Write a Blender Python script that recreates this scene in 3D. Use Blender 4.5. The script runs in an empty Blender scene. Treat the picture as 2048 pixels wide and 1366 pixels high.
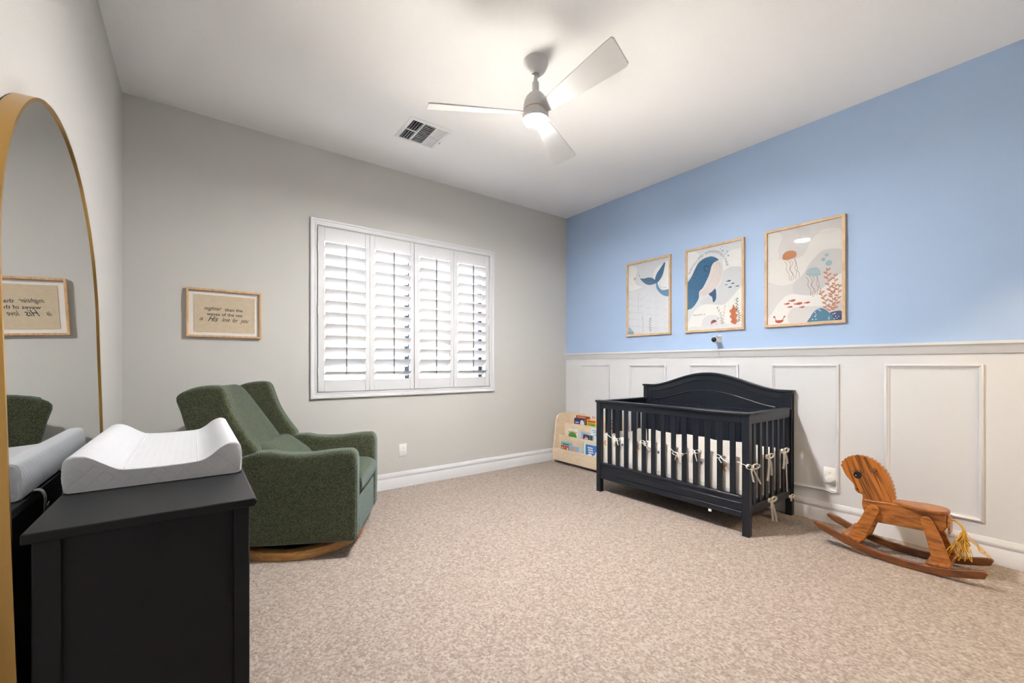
import bpy, math, random
from mathutils import Vector, Matrix
random.seed(7)
SC = bpy.context.scene
COL = SC.collection

# ------------------------------------------------------------------ camera
cam_data = bpy.data.cameras.new('camera')
cam_data.sensor_width = 36.0
cam_data.lens = 36.0 * 850.0 / 2048.0
cam_data.shift_y = 47.0 / 2048.0
cam_data.clip_start = 0.02
cam = bpy.data.objects.new('camera', cam_data)
COL.objects.link(cam)
cam.location = (0.0, 0.0, 1.18)
cam.rotation_euler = (math.radians(90), 0.0, math.radians(-36.805))
SC.camera = cam

# ------------------------------------------------------------------ sky, large lights, exposure
world = bpy.data.worlds.new('overcast_sky')
SC.world = world
world.use_nodes = True
bgn = world.node_tree.nodes['Background']
bgn.inputs['Color'].default_value = (0.74, 0.88, 1.0, 1)
bgn.inputs['Strength'].default_value = 4.0
SC.view_settings.view_transform = 'Standard'
SC.view_settings.look = 'None'
SC.view_settings.gamma = 1.0
SC.view_settings.use_curve_mapping = False
SC.view_settings.exposure = 1.9

sun_data = bpy.data.lights.new('sun_offscreen', 'SUN')
sun_data.energy = 55.0; sun_data.angle = math.radians(0.6); sun_data.color = (1.0, 0.98, 0.96)
sun = bpy.data.objects.new('sun_offscreen', sun_data); COL.objects.link(sun)
sun.rotation_euler = Vector((0.60, 0.08, -0.80)).to_track_quat('-Z', 'Y').to_euler()

LAMP_EMIT = 520.0
CLOSET_POWER = 12.0
def area(name, loc, rot, size, power, color, size_y=None, shape='RECTANGLE'):
    d = bpy.data.lights.new(name, 'AREA')
    d.shape = shape; d.size = size
    if shape == 'RECTANGLE': d.size_y = size_y or size
    d.energy = power; d.color = color
    o = bpy.data.objects.new(name, d); COL.objects.link(o)
    o.location = loc; o.rotation_euler = rot
    return o
# warm lamp beyond the doorway at the front right: its glow lies on the carpet and on the crib end
area('closet_lamp_offscreen', (3.0, -1.05, 2.4), (0, 0, 0), 0.18, CLOSET_POWER, (1.0, 0.72, 0.40), 0.18)

# ------------------------------------------------------------------ helpers
def lin(c):
    return tuple(((v / 255.0) / 12.92 if v / 255.0 <= 0.04045 else ((v / 255.0 + 0.055) / 1.055) ** 2.4) for v in c)

MATS = {}
def mat(name, rgb, rough=0.6, metal=0.0, spec=0.5, var=0.0, vscale=8.0, stretch=(1, 1, 1), bump=0.0, bscale=100.0,
        emit=0.0, sheen=0.0, coat=0.0, bstretch=(1, 1, 1)):
    if name in MATS: return MATS[name]
    m = bpy.data.materials.new(name); m.use_nodes = True
    nt = m.node_tree; b = nt.nodes['Principled BSDF']
    c = lin(rgb)
    b.inputs['Base Color'].default_value = (*c, 1)
    b.inputs['Roughness'].default_value = rough
    b.inputs['Metallic'].default_value = metal
    b.inputs['Specular IOR Level'].default_value = spec
    if sheen: b.inputs['Sheen Weight'].default_value = sheen; b.inputs['Sheen Roughness'].default_value = 0.4
    if coat: b.inputs['Coat Weight'].default_value = coat; b.inputs['Coat Roughness'].default_value = 0.15
    if emit:
        b.inputs['Emission Color'].default_value = (*c, 1); b.inputs['Emission Strength'].default_value = emit
    if var or bump:
        tc = nt.nodes.new('ShaderNodeTexCoord')
    if var:
        mp = nt.nodes.new('ShaderNodeMapping'); mp.inputs['Scale'].default_value = stretch
        nt.links.new(tc.outputs['Object'], mp.inputs['Vector'])
        n = nt.nodes.new('ShaderNodeTexNoise'); n.inputs['Scale'].default_value = vscale; n.inputs['Detail'].default_value = 4
        nt.links.new(mp.outputs['Vector'], n.inputs['Vector'])
        r = nt.nodes.new('ShaderNodeValToRGB')
        r.color_ramp.elements[0].position = 0.3; r.color_ramp.elements[1].position = 0.7
        r.color_ramp.elements[0].color = (*[max(0, v * (1 - var)) for v in c], 1)
        r.color_ramp.elements[1].color = (*[min(1, v * (1 + var)) for v in c], 1)
        nt.links.new(n.outputs['Fac'], r.inputs['Fac']); nt.links.new(r.outputs['Color'], b.inputs['Base Color'])
    if bump:
        mp2 = nt.nodes.new('ShaderNodeMapping'); mp2.inputs['Scale'].default_value = bstretch
        nt.links.new(tc.outputs['Object'], mp2.inputs['Vector'])
        n2 = nt.nodes.new('ShaderNodeTexNoise'); n2.inputs['Scale'].default_value = bscale; n2.inputs['Detail'].default_value = 3
        nt.links.new(mp2.outputs['Vector'], n2.inputs['Vector'])
        bp = nt.nodes.new('ShaderNodeBump'); bp.inputs['Strength'].default_value = 1.0; bp.inputs['Distance'].default_value = bump
        nt.links.new(n2.outputs['Fac'], bp.inputs['Height']); nt.links.new(bp.outputs['Normal'], b.inputs['Normal'])
    MATS[name] = m
    return m

def flat(rgb, rough=0.55):
    return mat('print_%02x%02x%02x' % tuple(rgb), rgb, rough)

def thin_glass(name, tint=(1, 1, 1), ior=1.5):
    m = bpy.data.materials.new(name); m.use_nodes = True
    nt = m.node_tree; nt.nodes.clear()
    o = nt.nodes.new('ShaderNodeOutputMaterial'); mx = nt.nodes.new('ShaderNodeMixShader')
    t = nt.nodes.new('ShaderNodeBsdfTransparent'); g = nt.nodes.new('ShaderNodeBsdfGlossy'); f = nt.nodes.new('ShaderNodeFresnel')
    t.inputs['Color'].default_value = (*tint, 1); g.inputs['Roughness'].default_value = 0.015; f.inputs['IOR'].default_value = ior
    nt.links.new(f.outputs[0], mx.inputs[0]); nt.links.new(t.outputs[0], mx.inputs[1]); nt.links.new(g.outputs[0], mx.inputs[2])
    nt.links.new(mx.outputs[0], o.inputs['Surface'])
    return m

def wood(name, rgb, dark, axis_stretch, scale=9.0, rough=0.45, coat=0.0, contrast=1.0, slant=None):
    """streaky wood grain: noise stretched along the grain plus fine pores"""
    m = bpy.data.materials.new(name); m.use_nodes = True
    nt = m.node_tree; b = nt.nodes['Principled BSDF']
    b.inputs['Roughness'].default_value = rough
    if coat: b.inputs['Coat Weight'].default_value = coat; b.inputs['Coat Roughness'].default_value = 0.2
    tc = nt.nodes.new('ShaderNodeTexCoord'); mp = nt.nodes.new('ShaderNodeMapping')
    mp.inputs['Scale'].default_value = axis_stretch
    if slant:      # grain axes given as vectors: across, along, through
        cb = nt.nodes.new('ShaderNodeCombineXYZ')
        for i, d in enumerate(slant):
            dt = nt.nodes.new('ShaderNodeVectorMath'); dt.operation = 'DOT_PRODUCT'; dt.inputs[1].default_value = d
            nt.links.new(tc.outputs['Object'], dt.inputs[0]); nt.links.new(dt.outputs['Value'], cb.inputs[i])
        nt.links.new(cb.outputs[0], mp.inputs['Vector'])
    else:
        nt.links.new(tc.outputs['Object'], mp.inputs['Vector'])
    n = nt.nodes.new('ShaderNodeTexNoise'); n.inputs['Scale'].default_value = scale; n.inputs['Detail'].default_value = 6; n.inputs['Distortion'].default_value = 0.6
    nt.links.new(mp.outputs['Vector'], n.inputs['Vector'])
    r = nt.nodes.new('ShaderNodeValToRGB')
    r.color_ramp.elements[0].position = 0.5 - 0.18 / contrast; r.color_ramp.elements[1].position = 0.5 + 0.12 / contrast
    r.color_ramp.elements[0].color = (*lin(dark), 1); r.color_ramp.elements[1].color = (*lin(rgb), 1)
    nt.links.new(n.outputs['Fac'], r.inputs['Fac']); nt.links.new(r.outputs['Color'], b.inputs['Base Color'])
    bp = nt.nodes.new('ShaderNodeBump'); bp.inputs['Distance'].default_value = 0.0006
    nt.links.new(n.outputs['Fac'], bp.inputs['Height']); nt.links.new(bp.outputs['Normal'], b.inputs['Normal'])
    return m

class MB:
    """collects shapes; build() links them as one mesh object"""
    def __init__(s, off=(0, 0, 0)):
        s.v = []; s.f = []; s.m = []; s.off = Vector(off); s.mi = 0
    def add(s, vs, fs, M=None):
        n = len(s.v)
        for p in vs:
            p = Vector(p)
            if M is not None: p = M @ p
            s.v.append(p - s.off)
        for f in fs:
            s.f.append(tuple(i + n for i in f)); s.m.append(s.mi)
        return s
    def box(s, x0, x1, y0, y1, z0, z1, M=None):
        vs = [(x0, y0, z0), (x1, y0, z0), (x1, y1, z0), (x0, y1, z0), (x0, y0, z1), (x1, y0, z1), (x1, y1, z1), (x0, y1, z1)]
        return s.add(vs, [(0, 3, 2, 1), (4, 5, 6, 7), (0, 1, 5, 4), (1, 2, 6, 5), (2, 3, 7, 6), (3, 0, 4, 7)], M)
    def prism(s, pts, lo, hi, axis='y', M=None, fn=None):
        """pts: (y,z) for axis x, (x,z) for axis y, (x,y) for axis z"""
        def mk(p, h):
            if axis == 'x': q = (h, p[0], p[1])
            elif axis == 'y': q = (p[0], h, p[1])
            else: q = (p[0], p[1], h)
            return fn(q) if fn else q
        a = sum(pts[i][0] * pts[(i + 1) % len(pts)][1] - pts[(i + 1) % len(pts)][0] * pts[i][1] for i in range(len(pts)))
        if (a > 0) == (axis == 'y'): pts = pts[::-1]
        n = len(pts)
        vs = [mk(p, lo) for p in pts] + [mk(p, hi) for p in pts]
        fs = [tuple(range(n - 1, -1, -1)), tuple(range(n, 2 * n))]
        fs += [(i, (i + 1) % n, n + (i + 1) % n, n + i) for i in range(n)]
        return s.add(vs, fs, M)
    def lathe(s, prof, c=(0, 0, 0), n=32, M=None):
        vs = []; fs = []
        for (r, z) in prof:
            for k in range(n):
                a = 2 * math.pi * k / n
                vs.append((c[0] + r * math.cos(a), c[1] + r * math.sin(a), c[2] + z))
        for j in range(len(prof) - 1):
            for k in range(n):
                k2 = (k + 1) % n
                fs.append((j * n + k, j * n + k2, (j + 1) * n + k2, (j + 1) * n + k))
        fs.append(tuple(range(n - 1, -1, -1))); fs.append(tuple((len(prof) - 1) * n + k for k in range(n)))
        return s.add(vs, fs, M)
    def sweep(s, path, prof, closed=False, up=None, M=None, scale=None):
        """prof: list of (a,b) in the frame (side, up) carried along the path"""
        path = [Vector(p) for p in path]; n = len(path); k = len(prof); vs = []; fs = []
        lu = Vector(up) if up else None; prev = None
        for i, p in enumerate(path):
            if closed: t = path[(i + 1) % n] - path[i - 1]
            else: t = path[min(i + 1, n - 1)] - path[max(i - 1, 0)]
            if t.length < 1e-9: t = Vector((0, 0, 1))
            t.normalize()
            if lu is not None: u = lu
            elif prev is not None: u = prev
            else: u = Vector((0, 0, 1)) if abs(t.z) < 0.9 else Vector((1, 0, 0))
            sd = t.cross(u)
            if sd.length < 1e-6: sd = t.cross(Vector((1, 0.3, 0.2)))
            sd.normalize(); uu = sd.cross(t).normalized(); prev = uu
            q = scale[i] if scale else 1.0
            for (a, b) in prof: vs.append(p + sd * a * q + uu * b * q)
        for i in range(n if closed else n - 1):
            j = (i + 1) % n
            for a in range(k):
                b = (a + 1) % k
                fs.append((i * k + a, i * k + b, j * k + b, j * k + a))
        if not closed:
            fs.append(tuple(range(k - 1, -1, -1))); fs.append(tuple((n - 1) * k + a for a in range(k)))
        return s.add(vs, fs, M)
    def tube(s, path, r, n=8, closed=False, M=None, scale=None):
        return s.sweep(path, [(r * math.cos(2 * math.pi * i / n), r * math.sin(2 * math.pi * i / n)) for i in range(n)], closed, None, M, scale)
    def ribbon(s, path, w, t=0.0015, up=None, M=None):
        return s.sweep(path, [(-t / 2, -w / 2), (t / 2, -w / 2), (t / 2, w / 2), (-t / 2, w / 2)], False, up, M)
    def ell(s, c, r, n=16, m=10, M=None):
        vs = [(c[0], c[1], c[2] - r[2])]; fs = []
        for j in range(1, m):
            a = -math.pi / 2 + math.pi * j / m
            for k in range(n):
                b = 2 * math.pi * k / n
                vs.append((c[0] + r[0] * math.cos(a) * math.cos(b), c[1] + r[1] * math.cos(a) * math.sin(b), c[2] + r[2] * math.sin(a)))
        vs.append((c[0], c[1], c[2] + r[2])); L = len(vs) - 1
        for k in range(n):
            fs.append((0, 1 + (k + 1) % n, 1 + k)); fs.append((L, L - n + k, L - n + (k + 1) % n))
        for j in range(m - 2):
            for k in range(n):
                a = 1 + j * n + k; b = 1 + j * n + (k + 1) % n
                fs.append((a, b, b + n, a + n))
        return s.add(vs, fs, M)
    def pillow(s, a, b, t, p=6.0, n=18, M=None, power=0.45, sag=None):
        """puffed cushion in the local xy plane, half sizes a and b, thickness t"""
        vs = []; idx = {}; fs = []
        def g(i): return math.sin(math.pi / 2 * (2 * i / n - 1))
        for sd in (1, -1):
            for i in range(n + 1):
                for j in range(n + 1):
                    if sd == -1 and (i in (0, n) or j in (0, n)):
                        idx[(sd, i, j)] = idx[(1, i, j)]; continue
                    u, v = g(i), g(j)
                    h = sd * t / 2 * (max(0.0, (1 - abs(u) ** p) * (1 - abs(v) ** p))) ** power
                    if sag and sd == 1: h += sag(u, v)
                    idx[(sd, i, j)] = len(vs); vs.append((a * u, b * v, h))
        for sd in (1, -1):
            for i in range(n):
                for j in range(n):
                    q = (idx[(sd, i, j)], idx[(sd, i + 1, j)], idx[(sd, i + 1, j + 1)], idx[(sd, i, j + 1)])
                    fs.append(q if sd == 1 else q[::-1])
        return s.add(vs, fs, M)
    def frame(s, rect, prof, mp):
        """moulding ring round rect (a0,a1,b0,b1); prof = (inset, height) pairs; mp(a,b,h) -> xyz"""
        a0, a1, b0, b1 = rect; vs = []; fs = []
        for (i, h) in prof:
            vs += [mp(a0 + i, b0 + i, h), mp(a1 - i, b0 + i, h), mp(a1 - i, b1 - i, h), mp(a0 + i, b1 - i, h)]
        for j in range(len(prof) - 1):
            for k in range(4):
                fs.append((j * 4 + k, j * 4 + (k + 1) % 4, j * 4 + 4 + (k + 1) % 4, j * 4 + 4 + k))
        return s.add(vs, fs)
    def build(s, name, mats, parent=None, bev=0.0, seg=2, ang=40, loc=None, rot=None, solid=True):
        me = bpy.data.meshes.new(name)
        me.from_pydata([tuple(p) for p in s.v], [], s.f)
        if not isinstance(mats, (list, tuple)): mats = [mats]
        for m in mats: me.materials.append(m)
        if len(mats) > 1: me.polygons.foreach_set('material_index', s.m)
        me.shade_smooth(); me.set_sharp_from_angle(angle=math.radians(ang))
        me.update()
        o = bpy.data.objects.new(name, me); COL.objects.link(o)
        if parent is not None: o.parent = parent
        if loc is not None: o.location = loc
        if rot is not None: o.rotation_euler = rot
        if bev:
            md = o.modifiers.new('edge', 'BEVEL'); md.width = bev; md.segments = seg; md.limit_method = 'ANGLE'; md.angle_limit = math.radians(45)
            md.harden_normals = False
        return o

def tag(o, label, cat, group=None):
    o['label'] = label; o['category'] = cat
    if group: o['group'] = group
    return o
def thing(name, label, cat, loc=(0, 0, 0), rotz=0.0, group=None):
    o = bpy.data.objects.new(name, None); COL.objects.link(o)
    o.empty_display_size = 0.05
    o.location = loc; o.rotation_euler = (0, 0, rotz)
    return tag(o, label, cat, group)
def struct(o):
    o['kind'] = 'structure'; return o
def twin(o, parent, loc=(0, 0, 0), rot=None):
    c = o.copy(); COL.objects.link(c); c.parent = parent; c.location = loc
    if rot is not None: c.rotation_euler = rot
    return c

def catmull(pts, closed=True, n=6):
    out = []; N = len(pts)
    for i in range(N if closed else N - 1):
        p0 = pts[(i - 1) % N] if closed else pts[max(i - 1, 0)]
        p1 = pts[i]; p2 = pts[(i + 1) % N]
        p3 = pts[(i + 2) % N] if closed else pts[min(i + 2, N - 1)]
        for k in range(n):
            t = k / n
            out.append(tuple(0.5 * ((2 * b) + (-a + c) * t + (2 * a - 5 * b + 4 * c - d) * t * t + (-a + 3 * b - 3 * c + d) * t ** 3)
                             for a, b, c, d in zip(p0, p1, p2, p3)))
    if not closed: out.append(tuple(pts[-1]))
    return out
def clip_poly(pts, a0=0.0, a1=1.0, b0=0.0, b1=1.0):
    def cut(P, ins, inter):
        o = []
        for i in range(len(P)):
            A, B = P[i - 1], P[i]
            if ins(B):
                if not ins(A): o.append(inter(A, B))
                o.append(B)
            elif ins(A): o.append(inter(A, B))
        return o
    def ix(v): return lambda A, B: (v, A[1] + (B[1] - A[1]) * (v - A[0]) / (B[0] - A[0]))
    def iy(v): return lambda A, B: (A[0] + (B[0] - A[0]) * (v - A[1]) / (B[1] - A[1]), v)
    for ins, it in ((lambda p: p[0] >= a0, ix(a0)), (lambda p: p[0] <= a1, ix(a1)), (lambda p: p[1] >= b0, iy(b0)), (lambda p: p[1] <= b1, iy(b1))):
        pts = cut(pts, ins, it)
        if not pts: return []
    return pts

def glyph_mesh(txt, shear=0.0, bold=0.0):
    """flat mesh of a word in the built-in typeface, size 1"""
    c = bpy.data.curves.new('lettering', 'FONT'); c.body = txt; c.size = 1.0; c.shear = shear; c.offset = bold; c.resolution_u = 3
    o = bpy.data.objects.new('lettering', c)
    me = bpy.data.meshes.new_from_object(o)
    vs = [tuple(v.co) for v in me.vertices]; fs = [tuple(p.vertices) for p in me.polygons]
    bpy.data.objects.remove(o); bpy.data.meshes.remove(me); bpy.data.curves.remove(c)
    return vs, fs
def advance(ch):
    w = {' ': 0.3, 'I': 0.26, 'L': 0.52, 'F': 0.54, 'E': 0.58, 'W': 0.95, 'M': 0.85, 'N': 0.74, 'O': 0.78, 'D': 0.72, 'A': 0.68, 'R': 0.66, 'U': 0.70, 'Y': 0.62}
    return w.get(ch, 0.62)

# ---- poster drawings: page units, origin at the lower left of the paper
ART_p1 = [
    ('blob',(240,240,240),[(-0.045,1.004),(0.185,0.961),(0.219,0.887),(0.176,0.807),(0.201,0.712),(0.355,0.659),(-0.045,0.659)]),
    ('blob',(240,240,242),[(0.633,0.777),(0.68,0.862),(0.789,0.911),(1.032,0.924),(1.032,0.525),(0.789,0.582),(0.696,0.661)]),
    ('blob',(50,105,145),[(0.308,0.784),(0.387,0.774),(0.519,0.776),(0.617,0.756),(0.68,0.722),(0.704,0.688),(0.649,0.671),(0.519,0.672),(0.422,0.703),(0.355,0.742)]),
    ('blob',(50,105,145),[(0.68,0.7),(0.68,0.753),(0.72,0.811),(0.789,0.862),(0.852,0.912),(0.888,0.938),(0.913,0.931),(0.897,0.871),(0.866,0.795),(0.819,0.738),(0.751,0.692),(0.704,0.671)]),
    ('blob',(92,142,182),[(0.696,0.68),(0.728,0.685),(0.751,0.639),(0.805,0.588),(0.882,0.568),(1.002,0.566),(1.002,0.483),(0.913,0.486),(0.819,0.521),(0.742,0.576),(0.704,0.625)]),
    ('star',(196,148,148),[(0.166,0.792)],0.0203),
    ('dot',(150,170,190),[(0.266,0.873)],0.0047),
    ('dot',(150,170,190),[(0.245,0.851)],0.0053),
    ('dot',(150,170,190),[(0.286,0.826)],0.0081),
    ('stem',(120,140,160),[(0.568,0.021),(0.552,0.113),(0.56,0.203)],0.0068,12),
    ('stem',(150,165,180),[(0.387,0.024),(0.379,0.139),(0.363,0.242)],0.0047,10),
    ('blob',(120,165,200),[(-0.045,-0.04),(-0.008,0.102),(0.071,0.08),(0.142,0.005)]),
    ('arc', 'STILL AND', (120, 140, 165), [(0.759, 0.643), (0.805, 0.607), (0.866, 0.592), (0.949, 0.591)], 0.0157, 26),
]
ART_p2 = [
    ('blob',(240,240,240),[(-0.008,1.017),(0.162,0.983),(0.224,0.936),(0.2,0.873),(0.149,0.792),(-0.008,0.664)]),
    ('blob',(238,238,236),[(0.681,0.826),(0.79,0.902),(0.895,0.912),(1.024,0.882),(1.024,0.665),(0.869,0.712),(0.79,0.713),(0.695,0.679)]),
    ('blob',(216,217,220),[(0.681,0.661),(0.737,0.701),(0.857,0.713),(1.024,0.665),(1.024,0.446),(0.857,0.381),(0.681,0.287),(0.501,0.292),(0.313,0.311),(0.253,0.349),(0.457,0.426),(0.628,0.539)]),
    ('blob',(241,240,237),[(-0.024,-0.001),(0.055,0.15),(0.178,0.264),(0.343,0.309),(0.515,0.296),(0.681,0.279),(0.79,0.324),(1.024,0.454),(1.024,0.024),(0.6,0.036)]),
    ('blob',(226,227,229),[(0.261,0.039),(0.299,0.127),(0.416,0.171),(0.543,0.163),(0.655,0.125),(0.737,0.056),(1.024,0.037),(1.024,-0.065),(-0.008,-0.023),(0.087,0.046)]),
    ('blob',(52,110,150),[(-0.055,0.571),(0.024,0.631),(0.087,0.688),(0.149,0.768),(0.224,0.841),(0.327,0.879),(0.444,0.888),(0.529,0.867),(0.602,0.822),(0.515,0.807),(0.473,0.77),(0.451,0.726),(0.416,0.656),(0.356,0.578),(0.299,0.517),(0.232,0.474),(0.224,0.4),(0.162,0.328),(0.087,0.28),(0.024,0.27),(-0.055,0.275)]),
    ('blob',(228,218,214),[(0.602,0.822),(0.648,0.776),(0.669,0.7),(0.655,0.628),(0.6,0.543),(0.515,0.467),(0.43,0.429),(0.327,0.409),(0.246,0.418),(0.232,0.473),(0.313,0.515),(0.378,0.584),(0.432,0.668),(0.465,0.762),(0.515,0.802)]),
    ('line',(196,184,184),[(0.558,0.807),(0.61,0.744),(0.6,0.635),(0.529,0.541),(0.43,0.475),(0.253,0.437)],0.003),
    ('line',(196,184,184),[(0.529,0.801),(0.568,0.74),(0.55,0.64),(0.487,0.554),(0.386,0.485),(0.25,0.45)],0.0027),
    ('line',(196,184,184),[(0.501,0.786),(0.523,0.728),(0.501,0.645),(0.444,0.568),(0.356,0.497),(0.248,0.461)],0.0027),
    ('line',(196,184,184),[(0.586,0.811),(0.644,0.73),(0.634,0.631),(0.572,0.537),(0.457,0.454),(0.299,0.426)],0.003),
    ('blob',(42,85,130),[(0.537,0.485),(0.554,0.426),(0.55,0.363),(0.515,0.324),(0.493,0.335),(0.479,0.386),(0.451,0.404),(0.416,0.43),(0.473,0.453)]),
    ('line',(28,50,80),[(0.426,0.769),(0.378,0.782),(0.339,0.778),(0.325,0.753),(0.343,0.728),(0.378,0.713)],0.0061),
    ('dot',(40,85,125),[(0.343,0.843)],0.0068),
    ('dot',(40,85,125),[(0.299,0.841)],0.0061),
    ('dot',(40,85,125),[(0.186,0.749)],0.0061),
    ('dot',(40,85,125),[(0.2,0.709)],0.0061),
    ('dot',(40,85,125),[(0.275,0.643)],0.0061),
    ('dot',(40,85,125),[(0.149,0.652)],0.0061),
    ('dot',(40,85,125),[(0.356,0.663)],0.0061),
    ('dot',(40,85,125),[(0.186,0.624)],0.0061),
    ('dot',(40,85,125),[(0.269,0.582)],0.0061),
    ('dot',(150,185,205),[(0.659,0.976)],0.0054),
    ('dot',(150,185,205),[(0.634,0.951)],0.0054),
    ('dot',(150,185,205),[(0.671,0.926)],0.0088),
    ('dot',(150,185,205),[(0.754,0.904)],0.0068),
    ('dot',(150,185,205),[(0.735,0.879)],0.0048),
    ('dot',(150,185,205),[(0.77,0.854)],0.0088),
    ('fish',(45,80,112),[(0.784,0.554)],0.0163),
    ('fish',(45,80,112),[(0.853,0.517)],0.0122),
    ('fish',(45,80,112),[(0.737,0.514)],0.0095),
    ('fish',(45,80,112),[(0.808,0.478)],0.0136),
    ('fish',(45,80,112),[(0.931,0.479)],0.012),
    ('stem',(150,155,150),[(0.661,0.05),(0.642,0.153),(0.572,0.255)],0.0053,12),
    ('stem',(215,165,150),[(0.681,0.05),(0.689,0.159),(0.717,0.262)],0.0042,13),
    ('blob',(205,120,80),[(0.857,0.27),(0.883,0.236),(0.919,0.22),(0.923,0.189),(0.895,0.169),(0.933,0.139),(0.909,0.109),(0.925,0.073),(0.895,0.037),(0.857,0.045),(0.81,0.066),(0.83,0.096),(0.794,0.13),(0.82,0.159),(0.79,0.198),(0.838,0.226)]),
    ('line',(160,80,50),[(0.857,0.23),(0.869,0.174),(0.857,0.13),(0.883,0.076)],0.003),
    ('stem',(50,85,70),[(0.95,0.058),(0.962,0.133),(0.923,0.224),(0.919,0.332)],0.0054,18),
    ('half',(150,70,85),[(0.513,0.073)],0.0285),
    ('dot',(225,185,170),[(0.582,0.12)],0.0088),
    ('dot',(225,185,170),[(0.465,0.052)],0.0061),
    ('dot',(225,185,170),[(0.558,0.056)],0.0061),
    ('arc', 'FEARFULLY AND  WONDERFULLY MADE', (95, 105, 125), [(0.046, 0.709), (0.109, 0.785), (0.224, 0.876), (0.356, 0.922), (0.479, 0.932), (0.6, 0.9), (0.681, 0.843), (0.723, 0.776), (0.735, 0.729)], 0.0224, 33),
    ('text', 'Psalm 139:14', (90, 100, 125), [(0.117, 0.179), (0.345, 0.177)], 0.0199, 24),
]
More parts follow.
